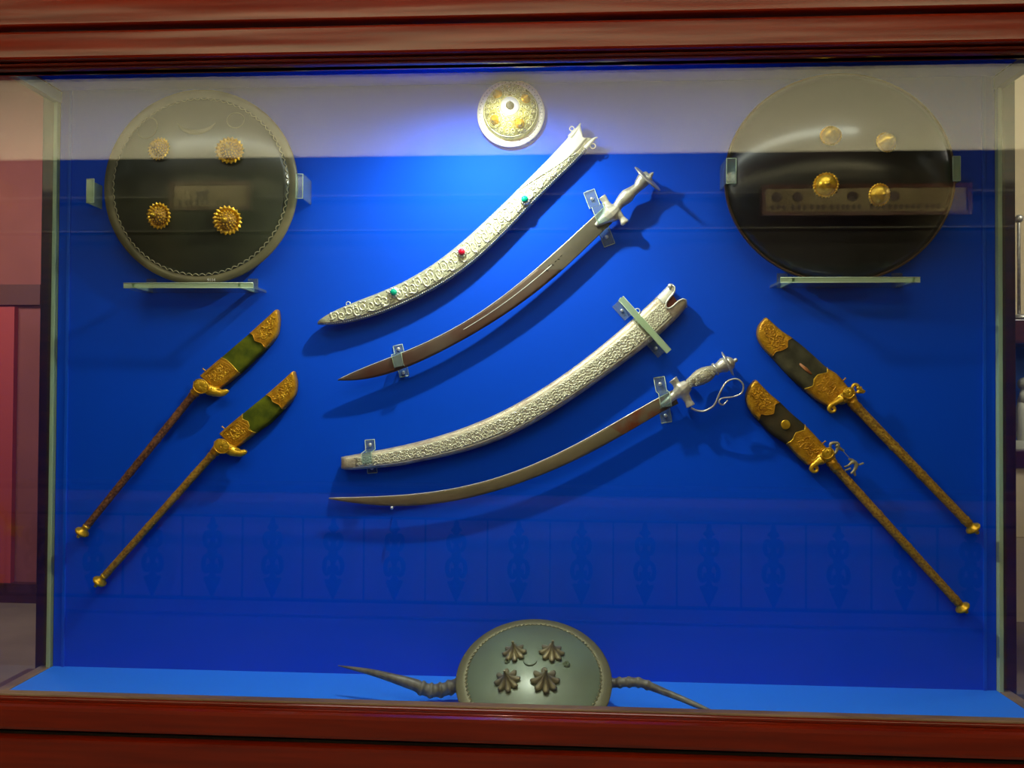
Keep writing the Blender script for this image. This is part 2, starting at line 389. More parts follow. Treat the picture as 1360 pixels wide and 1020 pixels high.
struct(MB().box((P(-60, 0, 5.28).x, 5.26, 0), (P(28, 0, 5.28).x, 5.31, P(0, 408, 5.28).z)).build('door_1', 'plaster_red', smooth=False))
struct(MB().box((-8, 5.27, P(0, 405, 5.28).z), (P(60, 0, 5.28).x, 5.31, P(0, 378, 5.28).z)).build('band_3', 'muted_red', smooth=False))  # darker muted red band across the far left wall
struct(MB().box((-8, 5.24, 0), (.2, 5.31, .14)).build('baseboard_left', 'wood_dark', smooth=False))

# wrought-iron railing across the hall, seen only as a reflection in the front pane
rail = thing('iron_railing', 'black wrought iron railing with scrolled balusters, mirrored faintly in the lower front glass', 'railing', (0, YR, 0))
def rl(name, za, zb_, d=.02):
    return MB().box((-4.9, YR - d, za), (4.3, YR + d, zb_)).build(name, 'iron', rail, smooth=False, origin=(0, YR, 0))
zr1, zr2, zr3 = V(680, 655).z, V(680, 690).z, V(680, 803).z
rl('top_rail', zr1 - .008, zr1 + .03, .025); rl('middle_rail', zr2 - .008, zr2 + .004); rl('bottom_rail', zr3 - .006, zr3 + .008)
orn = None; bar0 = None
xo = V(282, 700).x; sp = V(362, 700).x - xo
zc = (zr2 + zr3) / 2; zh = (zr2 - zr3) / 2
for i in range(-6, 20):
    x = xo + i * sp
    if abs(x) > 4.4: continue
    if orn is None:
        mb = MB()
        mb.tube([(0, 0, -zh), (0, 0, zh)], .008, seg=6)
        for (cz, rr, s_) in ((.13, .075, 1), (-.06, .085, -1)):
            for sx in (1, -1):
                pts = []
                for k in range(22):
                    a = PI / 2 * s_ + s_ * 2.6 * PI * k / 21; q = rr * (1 - .75 * k / 21)
                    pts.append((sx * (rr * .42 + q * math.cos(a) * .55), 0, cz + q * math.sin(a) * 1.15))
                mb.tube(pts, .016, seg=6)
        mb.tube([(-.05, 0, -.14), (0, 0, -.26), (.05, 0, -.14)], [.014, .022, .014], seg=6)
        mb.ball((0, 0, .035), .035); mb.ball((0, 0, .23), (.02, .02, .05)); mb.ball((0, 0, -.2), (.03, .02, .06))
        orn = mb.build('scroll_baluster', 'iron'); orn.parent = rail; orn.location = (x, 0, zc)
        bar0 = MB().box((-.005, -.005, -zh), (.005, .005, zh)).build('plain_bar', 'iron', smooth=False); bar0.parent = rail
        bar0.location = (x + sp / 2, 0, zc)
    else:
        for src, xx in ((orn, x), (bar0, x + sp / 2)):
            c = src.copy(); COL.objects.link(c); c.location = (xx, 0, zc)

# framed friezes high on the hall's back wall, mirrored in the dark shields
def frieze(px0, px1, py0, py1, label, seed):
    a, b = V(px0, py1), V(px1, py0); z0_, z1_ = a.z, b.z
    t = thing('painted_frieze', label, 'wall panel', ((a.x + b.x) / 2, YR, z0_), 'painted friezes on the hall beam wall')
    y = YR + .02
    MB().box((a.x, YR - .02, z0_), (b.x, y, z1_)).build('board', 'frieze', t, smooth=False, origin=t.location)
    f = MB(); e = .025
    for q in (((a.x - e, z0_ - e), (b.x + e, z0_)), ((a.x - e, z1_), (b.x + e, z1_ + e)), ((a.x - e, z0_), (a.x, z1_)), ((b.x, z0_), (b.x + e, z1_))):
        f.box((q[0][0], YR - .02, q[0][1]), (q[1][0], y + .02, q[1][1]))
    f.build('frame', 'wood_dark', t, smooth=False, origin=t.location)
    rnd = random.Random(seed); H = z1_ - z0_; x = a.x + .08
    while x < b.x - .1:
        k = rnd.choice('abc'); g = MB(); xg = x
        if k == 'a': g.ball((x, y, z0_ + H * .66), (.035, .006, .035))
        elif k == 'b':
            z = z0_ + H * .62; g.ball((x, y, z), (.045, .006, .02)); g.ball((x + .045, y, z + .015), (.016, .006, .016))
            for dx in (-.03, -.01, .02, .035): g.box((x + dx, y - .002, z - .045), (x + dx + .008, y + .005, z - .01))
        z = z0_ + H * .22
        for dx in (-.03, .01, .045): g.ball((x + dx, y, z), (.012, .005, .02))
        x += rnd.uniform(.10, .16)
        g.build('painted_figure', 'frieze_fig', t, origin=t.location)
frieze(1015, 1282, 250, 283, 'long beige frieze with dark little figures, mirrored across the black shield', 3)
frieze(232, 330, 247, 276, 'short faded beige frieze panel mirrored in the middle of the olive shield', 5)
struct(MB().box((-6, YR - .22, V(680, 300).z), (6, YR - .12, V(680, 297.5).z)).build('trim_4', 'trim_grey', smooth=False))
struct(MB().box((-6, YR - .22, zb - .25), (6, YR - .12, zb - .235)).build('trim_5', 'trim_grey', smooth=False))

# second showcase in the next room, glimpsed past the right post
fc = thing('far_display_case', 'second wooden display case with blue interior, glimpsed at the right edge', 'display case', (P(1420, 0, 3.9).x, 3.9, 0))
def far(name, x0, x1, y0, y1, m, dy=0.0, ya=3.9, yb=4.4):
    a, b = P(x0, y1, ya), P(x1, y0, ya)
    return MB().box((a.x, ya + dy, a.z), (b.x, yb, b.z)).build(name, m, fc, smooth=False, origin=fc.location, bevel=.006)
far('top_rail', 1335, 1560, 424, 456, 'wood_dark'); far('bottom_rail', 1335, 1560, 600, 622, 'wood_dark')
far('upright', 1330, 1343, 456, 600, 'wood_dark'); far('upright', 1545, 1560, 456, 600, 'wood_dark')
far('lining', 1343, 1545, 456, 600, 'blue_far', .3)
far('plinth', 1335, 1560, 622, 715, 'plaster_cream', .02)
for px_ in (1338, 1552):
    for y_ in (3.95, 4.34):
        xl_ = P(px_, 0, 3.9).x; MB().box((xl_ - .03, y_ - .03, 0), (xl_ + .03, y_ + .03, P(0, 715, 3.9).z + .01)).build('leg', 'wood_dark', fc, smooth=False, origin=fc.location)
ex = MB(); q = P(1356, 560, 4.05)
ex.ball(q, (.03, .03, .13)); ex.ball(q + Vector((.02, 0, .2)), .035); ex.ball(q + Vector((.13, 0, -.05)), (.05, .03, .1))
ex.tube([q + Vector((.02, 0, .17)), q + Vector((.0, 0, .1))], .02)
ex.box((q.x - .06, 4.0, P(0, 600, 4.0).z), (q.x + .2, 4.12, q.z - .1))
tag(ex.build('small_statue', 'pale_exhibit', origin=q), 'pale figurine inside the far blue display case', 'statue')
st = P(1353, 330, 3.95)
sm = MB(); sm.tube([(st.x, 3.95, P(0, 424, 3.95).z), (st.x, 3.95, P(0, 300, 3.95).z), (st.x + .05, 3.95, P(0, 296, 3.95).z)], .008); sm.ball((st.x, 3.95, P(0, 299, 3.95).z), .022)
sm.lathe((st.x, 3.95, P(0, 424, 3.95).z), (0, 0, 1), [(0, .05), (.02, .045), (.03, .01)])
tag(sm.build('metal_stand', 'steel', origin=st), 'thin metal hook stand on top of the far display case', 'stand')

# ------------------------------------------------------------------ the display case
CA = thing('display_case', 'large mahogany museum display case with blue lining and glass front', 'display case', (-.1, 1.4, 0))
O = CA.location
def part(mb, name, m, **k): return mb.build(name, m, CA, origin=O, **k)
part(MB().box((X0, YW, Z0 - .02), (X1, YW + .02, Z1 + .02)), 'back_panel', 'blue', smooth=False)
part(MB().box((X0, YG - .01, Z0 - .025), (X1, YW, Z0)), 'floor_panel', 'blue_floor_lit', smooth=False)
part(MB().box((X0, YG - .01, Z1), (X1, YW, Z1 + .02)), 'top_panel', 'blue', smooth=False)
fp = part(MB().box((X0 - .02, YG, Z0 - .02), (X1 + .02, YG + .006, Z1 + .02)), 'front_pane', 'glass', smooth=False)
for s_, X in ((-1, X0), (1, X1)):
    sp_ = part(MB().box((X, YG + .008, Z0 - .004), (X + s_ * .008, YW - .001, Z1 + .02)), 'side_pane', 'glass_side', smooth=False)
    part(MB().box((X + s_ * .0, YW - .012, Z0), (X + s_ * .010, YW - .0005, Z1 - .03)), 'pane_edge', 'glass_edge', smooth=False, bevel=.001)
    part(MB().box((X - s_ * .004, YG + .01, Z1 - .032), (X + s_ * .016, YW - .002, Z1 - .004)), 'top_trim', 'alu', smooth=False, bevel=.002)
    part(MB().box((X + s_ * .001, YG + .01, Z0 - .012), (X + s_ * .03, YW + .02, Z0 + .001)), 'sill_strip', 'bead', smooth=False, bevel=.001)
    xa, xb = (X + .030, X + .022) if s_ < 0 else (X - .030, X - .022)
    part(MB().box((xa, YW - .004, Z0), (xb, YW, Z1)), 'corner_batten', 'blue_batten', smooth=False, bevel=.001)
    part(MB().box((X + s_ * .012, YW + .0, Z0 - .05), (X + s_ * .046, YW + .06, Z1 + .05)), 'rear_post', 'wood_dark', smooth=False, bevel=.002)
# front frame: boards and mouldings run the full width
YF = 1.335
def zf(py, y=YF, px=640): return P(px, py, y).z
XL, XR = X0 - .10, X1 + .10
def board(name, z0_, z1_, y0, y1, m='wood', bev=.006, xl=XL, xr=XR): return part(MB().box((xl, y0, z0_), (xr, y1, z1_)), name, m, bevel=bev, smooth=False)
def moulding(name, prof, m='wood'):
    """prof: (y, z) outline swept along x"""
    n = len(prof); v = [(XL, y, z) for y, z in prof] + [(XR, y, z) for y, z in prof]
    mb = MB().add(v, [tuple(range(n)), tuple(range(n, 2 * n))[::-1]] + [(i, (i + 1) % n, n + (i + 1) % n, n + i) for i in range(n)])
    return part(mb, name, m, smooth=True, auto=35)
def rnd_prof(y_out, y_in, z0_, z1_, k=6):      # quarter-round bead facing the viewer
    pr = [(y_in, z0_)]
    for i in range(k + 1):
        a = PI * i / k; pr.append((y_out + (y_in - y_out) * .35 * (1 - math.sin(a)), z0_ + (z1_ - z0_) * (1 - math.cos(a)) / 2))
    return pr + [(y_in, z1_)]
# top
ztop = zf(87, 1.36)
moulding('top_moulding', rnd_prof(1.348, 1.364, ztop, ztop + .006) )
zz = [zf(83), zf(79), zf(76), zf(72)]
moulding('top_moulding', rnd_prof(1.344, 1.364, ztop + .004, zf(80), 6)); moulding('top_moulding', rnd_prof(1.339, 1.364, zf(80), zf(77), 6)); moulding('top_moulding', rnd_prof(1.335, 1.364, zf(77), zf(71.5), 6))
board('top_board', zf(71.5), zf(29, 1.325), 1.325, 1.40, bev=.005)
board('dark_joint', zf(29.5, 1.35), zf(19, 1.35), 1.345, 1.40, 'gap', .001)
zc0 = zf(21.5, 1.320)
mb = MB(); mb.add([(XL, 1.322, zc0), (XR, 1.322, zc0), (XR, 1.40, zc0), (XL, 1.40, zc0), (XL, 1.317, zc0 + .25), (XR, 1.317, zc0 + .25), (XR, 1.40, zc0 + .25), (XL, 1.40, zc0 + .25)], [(3, 2, 1, 0), (4, 5, 6, 7), (0, 1, 5, 4), (1, 2, 6, 5), (2, 3, 7, 6), (3, 0, 4, 7)])
part(mb, 'cornice_board', 'wood', smooth=False, bevel=.004)
board('cornice_board', zf(22, 1.32) + .25, 2.75, 1.30, 1.80, bev=.01)
board('hood_board', Z1 + .022, 2.5, 1.40, 1.80, 'wood_dark', .004)
# bottom
zbt = P(680, 934.5, 1.362).z
board('glazing_bead', zbt - .03, zbt, 1.345, 1.3635, 'bead', .002)
zl = lambda py, y=YF: P(640, py, y).z
moulding('bottom_moulding', rnd_prof(1.342, 1.36, zbt - .014, zbt - .003, 6)); moulding('bottom_moulding', rnd_prof(1.338, 1.36, zbt - .024, zbt - .012, 6)); moulding('bottom_moulding', rnd_prof(1.334, 1.37, zl(956), zbt - .02, 8))
board('bottom_board', zl(990, 1.325), zl(955, 1.325), 1.325, 1.40, bev=.008)
board('dark_joint', zl(1001, 1.34), zl(989, 1.34), 1.338, 1.40, 'gap', .001)
board('base_board', zl(1001, 1.32) - .18, zl(999.5, 1.32), 1.32, 1.40, bev=.006)
board('plinth_board', 0.08, zl(1001, 1.32) - .185, 1.335, 1.80, bev=.006)
board('foot_board', 0.0, .08, 1.325, 1.81, 'wood_dark', .004)
board('base_carcass', zl(1001, 1.32) - .19, Z0 - .026, 1.40, 1.80, 'wood_dark', .002)
for xa, xb in ((X0 - .10, X0 + .035), (X1 - .035, X1 + .10)):
    part(MB().box((xa, 1.327, zbt - .03), (xb, 1.3635, ztop + .02)), 'side_stile', 'wood', bevel=.01)

# spotlight fixture tucked behind the top frame
sl = thing('case_spotlight', 'small round spotlight in the ceiling of the case, hidden behind the top frame', 'lamp', (LX, 1.47, Z1))
MB().lathe((LX, 1.47, Z1), (0, 0, -1), [(0, .038), (.006, .038), (.008, .03)]).build('flange', 'steel', sl, origin=sl.location)
MB().lathe((LX, 1.47, Z1 - .008), (0, 0, -1), [(0, .022), (.004, .022), (.005, .018)]).build('lens', 'lens', sl, origin=sl.location)

# ------------------------------------------------------------------ clear acrylic mounts
def clip(name, label, top, bot, wpx, rise, group='clear acrylic clips on the blue panel', flange=.3, material='acrylic'):
    """strap from the wall at top, out over the object and back to the wall at bot"""
    a, b = W(*top, 0), W(*bot, 0); d = (b - a); L_ = d.length; d.normalize(); n = Vector((d.z, 0, -d.x)) * (wpx * YW / F / 2)
    t = thing(name, label, 'clip', a, group)
    f = flange; th = .003
    pr = [(0, .0005), (f, .0005), (f + .05, rise), (1 - f - .05, rise), (1 - f, .0005), (1, .0005)]
    mb = MB(); v = []
    for u, h in pr:
        c = a + d * (L_ * u)
        for s in (1, -1):
            for q in (0, th): v.append(c + n * s + Vector((0, -h - q, 0)))
    fs = []
    for i in range(len(pr) - 1):
        o = i * 4; p = o + 4
        fs += [(o, o + 1, p + 1, p), (o + 1, o + 3, p + 3, p + 1), (o + 3, o + 2, p + 2, p + 3), (o + 2, o, p, p + 2)]
    fs += [(0, 2, 3, 1), (len(v) - 4, len(v) - 3, len(v) - 1, len(v) - 2)]
    mb.add(v, fs); mb.build('strap', material, t, smooth=False, origin=a)
    e = MB()
    for s in (1, -1):
        pts = [a + d * (L_ * u) + n * s + Vector((0, -h - th, 0)) for u, h in pr]; e.tube(pts, .0007, seg=5)
    for u in (0, 1):
        c = a + d * (L_ * u) + Vector((0, -.003, 0)); e.tube([c - n, c + n], .0009, seg=5)
    e.build('strap_edge', 'acrylic_edge', t, origin=a)
    for u in (f * .5, 1 - f * .5):
        c = a + d * (L_ * u) + Vector((0, -.003, 0))
        MB().lathe(c, (0, -1, 0), [(0, .0045), (.002, .0045), (.0035, .003), (.004, .001)], seg=12).build('screw', 'screw', t, origin=a)
    return t

# ------------------------------------------------------------------ large shields
def dome_prof(r, h, y0=0.0, flare=.09):
    return None
def shield(name, label, cx, cy, rxp, ryp, hgt, stand, m_face, m_rim, rimw):
    """round convex shield with an upturned border; centre and radii in photo pixels at its rim plane"""
    Yc = YW - stand; c = P(cx, cy, Yc); r = ryp * Yc / F; sx = rxp / ryp
    t = thing(name, label, 'shield', c)
    ax = (0, -1, 0)
    ri = r * (1 - rimw)
    face = [(-.004, ri)] + [(hgt * (1 - (k / 14) ** 2.0) ** .9 if k < 14 else 0, ri * max(k / 14, .001)) for k in range(14, -1, -1)]
    MB().lathe(c, ax, face, seg=96, sx=sx).build('dome', m_face, t, origin=c)
    rim = [(-.006, ri * .985), (-.008, r * .99), (-.002, r), (.004, r * .995), (.003, ri * 1.01), (.001, ri * .985)]
    MB().lathe(c, ax, rim, seg=96, sx=sx).build('rim', m_rim, t, origin=c)
    def surf(dx, dz, out=0.0):
        q = math.hypot(dx / sx, dz) / ri
        return Vector((c.x + dx, c.y - hgt * max(0, 1 - q ** 2.0) ** .9 - out, c.z + dz))
    def hit(px, py):     # surface point seen at a pixel
        Y = Yc - hgt * .8
        for _ in range(12):
            p = P(px, py, Y); s = surf(p.x - c.x, p.z - c.z); Y = s.y
        return s
    return t, c, r, ri, sx, surf, hit
def normal_at(surf, c, p):
    e = .004; dx, dz = p.x - c.x, p.z - c.z
    a = surf(dx + e, dz) - surf(dx - e, dz); b = surf(dx, dz + e) - surf(dx, dz - e)
    n = a.cross(b).normalized(); return n if n.y < 0 else -n
def petal_ring(c, n, r0, r1, k, tilt=.3, tw=.5, lift=.001):
    mb = MB(); a = n.orthogonal().normalized(); b = n.cross(a)
    for i in range(k):
        an = 2 * PI * i / k; d = a * math.cos(an) + b * math.sin(an); s = n.cross(d)
        w_ = r1 * math.sin(PI / k) * 2 * tw
        base = c + d * r0 + n * lift; tip = c + d * r1 + n * (lift + tilt * (r1 - r0)); mid = c + d * (r0 * .45 + r1 * .55) + n * (lift + (r1 - r0) * .22)
        v = [base - s * w_ * .8, base + s * w_ * .8, mid + s * w_, tip, mid - s * w_, mid + n * w_ * .55, base - n * lift - s * w_ * .5, base - n * lift + s * w_ * .5]
        mb.add(v, [(0, 1, 5), (1, 2, 5), (2, 3, 5), (3, 4, 5), (4, 0, 5), (0, 6, 7, 1), (6, 4, 3), (3, 2, 7), (6, 3, 7), (0, 4, 6), (1, 7, 2)])
    return mb

# --- left olive shield
S1, c, r, ri, sx, surf, hit = shield('round_shield', 'large round olive-black hide shield with four sunflower bosses, upper left', 266.5, 248.5, 135, 133.5, .036, .035, 'shield_olive', 'shield_rim', .075)
for px, py, dr in ((213, 199, .9), (306, 201, 1.05), (213, 287, 1.0), (303, 293, 1.08)):
    p = hit(px, py); n = normal_at(surf, c, p); R_ = .031 * dr
    bb = MB().lathe(p, n, [(-.004, R_ * .8), (.002, R_ * .78), (.004, R_ * .66)], seg=24).build('boss', 'gold_green', S1, origin=c)
    q = petal_ring(p, n, R_ * .62, R_ * 1.04, 20, .25, .55, .003).build('petals', 'gold_bright', None, smooth=False, origin=p); q.parent = bb; q.location = p - c; q.parent = bb
    bb2 = MB().lathe(p, n, [(.002, R_ * .64), (.008, R_ * .62), (.016, R_ * .5), (.021, R_ * .32), (.024, R_ * .16)], seg=20).build('boss_dome', 'gold_green', None, origin=p); bb2.parent = bb; bb2.location = p - c
    g = MB(); a = n.orthogonal().normalized(); b = n.cross(a)
    for ring, (d_, rr, k) in enumerate(((.006, .62, 18), (.012, .57, 16), (.017, .47, 13), (.021, .34, 9))):
        for i in range(k):
            an = 2 * PI * (i + .5 * ring) / k; g.ball(p + n * d_ + (a * math.cos(an) + b * math.sin(an)) * R_ * rr, .0024, seg=6, rings=4)
    g.lathe(p, n, [(.023, R_ * .16), (.028, R_ * .2), (.033, R_ * .1), (.036, .0005)], seg=12)
    g = g.build('boss_beads', 'gold_bright', None, origin=p); g.parent = bb; g.location = p - c
# stitched scallops inside the border
mb = MB(); K = 84
for i in range(K):
    a0 = 2 * PI * i / K; a1 = 2 * PI * (i + 1) / K; pts = []
    for k in range(7):
        a = a0 + (a1 - a0) * k / 6; rr = ri * (.985 - .022 * math.sin(PI * k / 6))
        pts.append(surf(math.cos(a) * rr * sx, math.sin(a) * rr, .0012))
    mb.tube(pts, .0011, seg=4)
mb.build('edge_stitching', 'lace', S1, origin=c)
# raised crescent and two rings near the top
for (px, py, rr, full) in ((196, 170, 15, 1), (313, 160, 11, 1), (262, 155, 28, 0)):
    p = hit(px, py); k = rr * YW / F; pts = []
    rng = range(25)
    for i in rng:
        a = (2 * PI * i / 24) if full else (PI * 1.12 + PI * .76 * i / 24)
        pts.append(surf(p.x - c.x + k * math.cos(a), p.z - c.z + k * math.sin(a) * (1 if full else .8), .0004))
    if full: MB().tube(pts, .0012, seg=5).build('ring_emblem', 'shield_rim', S1, origin=c)
    else: MB().tube(pts, [.0008 + .006 * math.sin(PI * i / 24) for i in rng], seg=6, flat=.3).build('crescent_emblem', 'shield_rim', S1, origin=c)
fc_ = bpy.data.curves.new('inventory_number', 'FONT'); fc_.body = '9114'; fc_.size = .010; fc_.extrude = .0002; fc_.align_x = 'CENTER'
ft = bpy.data.objects.new('lettering', fc_); COL.objects.link(ft); bpy.context.view_layer.update()
me_ = bpy.data.meshes.new_from_object(ft.evaluated_get(bpy.context.evaluated_depsgraph_get())); bpy.data.objects.remove(ft); me_.materials.clear()
fo = link('inventory_number', me_, 'paper_ink', None, False)
p = hit(281.5, 374); fo.parent = S1; fo.location = p - c + Vector((0, -.004, 0)); n = normal_at(surf, c, p)
fo.rotation_euler = n.to_track_quat('Z', 'Y').to_euler(); fo['label'] = 'tiny white painted inventory number'

# --- right black shield
S2, c, r, ri, sx, surf, hit = shield('round_shield', 'large glossy black round shield with four small gold bosses, upper right', 1114, 236.5, 148, 137.5, .085, .04, 'shield_black', 'rim_brown', .014)
for px, py, R_ in ((1103, 181, .021), (1176, 190, .021), (1096.5, 246, .0245), (1167, 259, .0225)):
    p = hit(px, py); n = normal_at(surf, c, p)
    bb = MB().lathe(p, n, [(-.004, R_), (.002, R_), (.004, R_ * .9), (.009, R_ * .86), (.017, R_ * .62), (.021, R_ * .3), (.0225, R_ * .16), (.026, R_ * .14), (.028, .001)], seg=28).build('boss', 'gold_bright', S2, origin=c)
    q = petal_ring(p, n, R_ * .86, R_ * 1.13, 24, .1, .6, .002).build('petals', 'gold_bright', None, smooth=False, origin=p); q.parent = bb; q.location = p - c

# brackets of the big shields
def shelf(label, px0, px1, py, feet, hgt=.05):
    a, b = W(px0, py, hgt), W(px1, py, hgt)
    t = thing('acrylic_shelf', label, 'bracket', ((a.x + b.x) / 2, YW, a.z), 'clear acrylic shelves carrying the big shields')
    z = a.z
    MB().box((a.x, YW - .078, z - .006), (b.x, YW, z)).build('ledge', 'acrylic', t, smooth=False, origin=t.location)
    MB().box((a.x, YW - .081, z - .005), (b.x, YW - .078, z + .006)).build('lip', 'acrylic_green', t, smooth=False, origin=t.location)
    MB().tube([(a.x, YW - .081, z + .006), (b.x, YW - .081, z + .006)], .0011, seg=6).build('lip_edge', 'acrylic_edge', t, origin=t.location)
    MB().tube([(a.x, YW - .081, z - .005), (b.x, YW - .081, z - .005)], .0008, seg=6).build('lip_edge', 'acrylic_edge', t, origin=t.location)
    for px in feet:
        x = W(px, py, .02).x
        MB().box((x - .012, YW - .004, z - .006), (x + .012, YW, z + .028)).build('wall_tab', 'acrylic', t, smooth=False, origin=t.location)
        MB().box((x - .003, YW - .081, z - .005), (x + .003, YW - .001, z + .005)).build('gusset', 'acrylic_edge', t, smooth=False, origin=t.location)
shelf('clear acrylic shelf bracket under the olive shield', 174, 343, 382, (196, 332))
shelf('clear acrylic shelf bracket under the black shield', 1031, 1213, 375, (1042, 1196))
def side_clip(label, px, py, sgn, wpx=10, hpx=32, m='acrylic_green'):
    a = W(px, py, .035)
    t = thing('acrylic_side_clip', label, 'clip', (a.x, YW, a.z), 'acrylic clips at the rims of the big shields')
    k = YW / F; w_ = wpx * k / 2; h_ = hpx * k / 2
    MB().box((a.x - w_, YW - .058, a.z - h_), (a.x + w_, YW - .055, a.z + h_)).build('hook', m, t, smooth=False, origin=t.location, bevel=.0008)
    MB().box((a.x + sgn * w_ - .0015, YW - .058, a.z - h_), (a.x + sgn * w_ + .0015, YW, a.z + h_)).build('arm', m, t, smooth=False, origin=t.location)
    e = MB()
    for s in (1, -1): e.tube([(a.x - w_, YW - .0585, a.z + s * h_), (a.x + w_, YW - .0585, a.z + s * h_)], .0008, seg=5); e.tube([(a.x + s * w_, YW - .0585, a.z - h_), (a.x + s * w_, YW - .0585, a.z + h_)], .0008, seg=5)
    e.build('edge', 'acrylic_edge', t, origin=t.location)
side_clip('acrylic clip on the left rim of the olive shield', 128, 257, -1)
side_clip('acrylic clip on the right rim of the olive shield', 402, 251, 1, 9, 32, 'acrylic')
side_clip('acrylic clip on the left rim of the black shield', 968, 231, -1, 12, 32, 'acrylic')
side_clip('acrylic clip on the right rim of the black shield', 1263, 228, 1, 9, 31)

# --- small gilt shield, top centre
stand = .012; Yc = YW - stand; c = P(678.5, 150.5, Yc); r = 45.3 * Yc / F
S3 = thing('small_round_shield', 'small silver and gilt filigree round shield with white rim, top centre', 'shield', c)
MB().lathe(c, (0, -1, 0), [(-.010, r * .97), (-.002, r), (.002, r * .995), (.003, r * .8), (.002, r * .7)], seg=64).build('rim', 'white_silver', S3, origin=c)
rd = r * .83; hd = .042
def dsurf(dx, dz, out=0.0):
    q = math.hypot(dx, dz) / rd; return Vector((c.x + dx, c.y - .002 - hd * math.sqrt(max(0, 1 - q ** 2.2)) - out, c.z + dz))
MB().lathe(c, (0, -1, 0), [(.0, rd)] + [(.002 + hd * math.sqrt(max(0, 1 - (k / 12) ** 2.2)), rd * max(k / 12, .001)) for k in range(12, -1, -1)], seg=64).build('dome', 'gilt_silver', S3, origin=c)
mb = MB()
for rr, k, r0 in ((.9, 40, .0011), (.79, 26, .0016), (.42, 16, .0016), (.62, 20, .0014)):
    for i in range(k): a = 2 * PI * i / k; mb.ball(dsurf(rd * rr * math.cos(a), rd * rr * math.sin(a), -.0004), r0, seg=6, rings=4)
for i in range(54): a = 2 * PI * i / 54; mb.ball((c.x + r * .92 * math.cos(a), c.y - .0032, c.z + r * .92 * math.sin(a)), .0010, seg=6, rings=4)
for i in range(20): a = 2 * PI * i / 20; mb.ball((c.x + r * .87 * math.cos(a), c.y - .0032, c.z + r * .87 * math.sin(a)), .0010, seg=6, rings=4)
mb.build('piercings', 'dark', S3, origin=c)['kind'] = 'stuff'
mb = MB()
for ring, (rr, k, s_) in enumerate(((.62, 16, .105), (.80, 24, .09), (.46, 10, .10))):
    for i in range(k):
        a0 = 2 * PI * (i + .5 * ring) / k; cx, cz = rd * rr * math.cos(a0), rd * rr * math.sin(a0); pts = []
        for j in range(13):
            a = a0 + 2.6 * PI * j / 12 * (1 if i % 2 else -1); q = rd * s_ * (1 - .75 * j / 12); pts.append(dsurf(cx + q * math.cos(a), cz + q * math.sin(a), .0003))
        mb.tube(pts, .0012, seg=4)
for rr in (.35, .93): mb.tube([dsurf(rd * rr * math.cos(2 * PI * i / 40), rd * rr * math.sin(2 * PI * i / 40), .0003) for i in range(41)], .0009, seg=4)
mb.build('filigree', 'filigree_bright', S3, origin=c)
mb = MB().lathe(dsurf(0, 0), (0, -1, 0), [(-.001, rd * .33), (.0012, rd * .32), (.002, rd * .1)], seg=32); mb.build('centre_plate', 'white_silver', S3, origin=c)
MB().lathe(dsurf(0, 0), (.05, -1, .05), [(0, .009), (.004, .010), (.008, .005), (.015, .0045), (.026, .001)], seg=12).build('spike', 'bronze', S3, origin=c)
for px, py in ((661, 125), (698, 131), (657, 159), (690, 164)):
    Yq = Yc - .035
    for _ in range(8): p = P(px, py, Yq); p = dsurf(p.x - c.x, p.z - c.z); Yq = p.y
    n = normal_at(dsurf, c, p)
    bb = MB().lathe(p, n, [(-.002, .0115), (.0015, .0112), (.002, .0085), (.003, .0082), (.0075, .0065), (.0105, .0028), (.012, .0026), (.0135, .0006)], seg=18).build('boss', 'gold_bright', S3, origin=c)
    a = n.orthogonal(); b = n.cross(a); ring = MB().tube([p + n * .0015 + (a * math.cos(2 * PI * i / 20) + b * math.sin(2 * PI * i / 20)) * .0118 for i in range(21)], .0008, seg=4).build('boss_ring', 'gilt_silver', None, origin=p)
    ring.parent = bb; ring.location = p - c

# ------------------------------------------------------------------ scabbard 1 (gem-set)
U1 = [(422, 427.5), (463, 405), (518, 382.5), (565, 358), (614, 322), (649, 289), (672, 267), (703, 238.5), (727.6, 212.5), (748, 190.3), (762.6, 173.5), (770, 164)]
L1 = [(422, 431), (455, 428.5), (507, 416.5), (554, 395), (603, 366), (636, 343), (660, 321), (688.5, 289), (715, 263), (748, 230), (771, 208), (788, 186)]
sc1 = Strip(fair(U1, 5), fair(L1, 5), .024, .013, n=110, prof=lambda v: .25 + .75 * math.sqrt(max(0, 1 - (2 * v - 1) ** 4)), ends=(.03, 0))
T = thing('sword_scabbard', 'silver curved scabbard set with green and red stones, uppermost', 'scabbard', W(600, 340, 0))
o = T.location
sc1.body(14, t1=piece([(0, 1.0), (.35, .985), (.6, .975), (.8, .99), (1, 1.0)]), back=.010).build('body', 'silver', T, origin=o)
scrolls(sc1, .05, .80, .16, .80, 1, 34, .0017, seed=3).build('scrollwork', 'silver_relief', T, origin=o)
scrolls(sc1, .80, .93, .45, .80, 1, 10, .0014, seed=4).build('scrollwork', 'silver_relief', T, origin=o)
line_on(sc1, .83, .02, .98, .0009).build('border_line', 'silver_ground', T, origin=o)
line_on(sc1, .12, .04, .82, .0007).build('border_line', 'silver_relief', T, origin=o)
beads_on(sc1, .955, .02, .98, 150, .0017).build('beaded_edge', 'silver_smooth', T, origin=o)
mp_ = sc1.body(8, t0=piece([(0, .70), (.35, .80), (.62, .87), (.74, .93)]), t1=piece([(0, .997), (.35, .985), (.6, .975), (.74, .985)]), out=.0022, v0=.0, v1=.74, n=24, back=.002).build('mouth_plate', 'silver_smooth', T, origin=o)
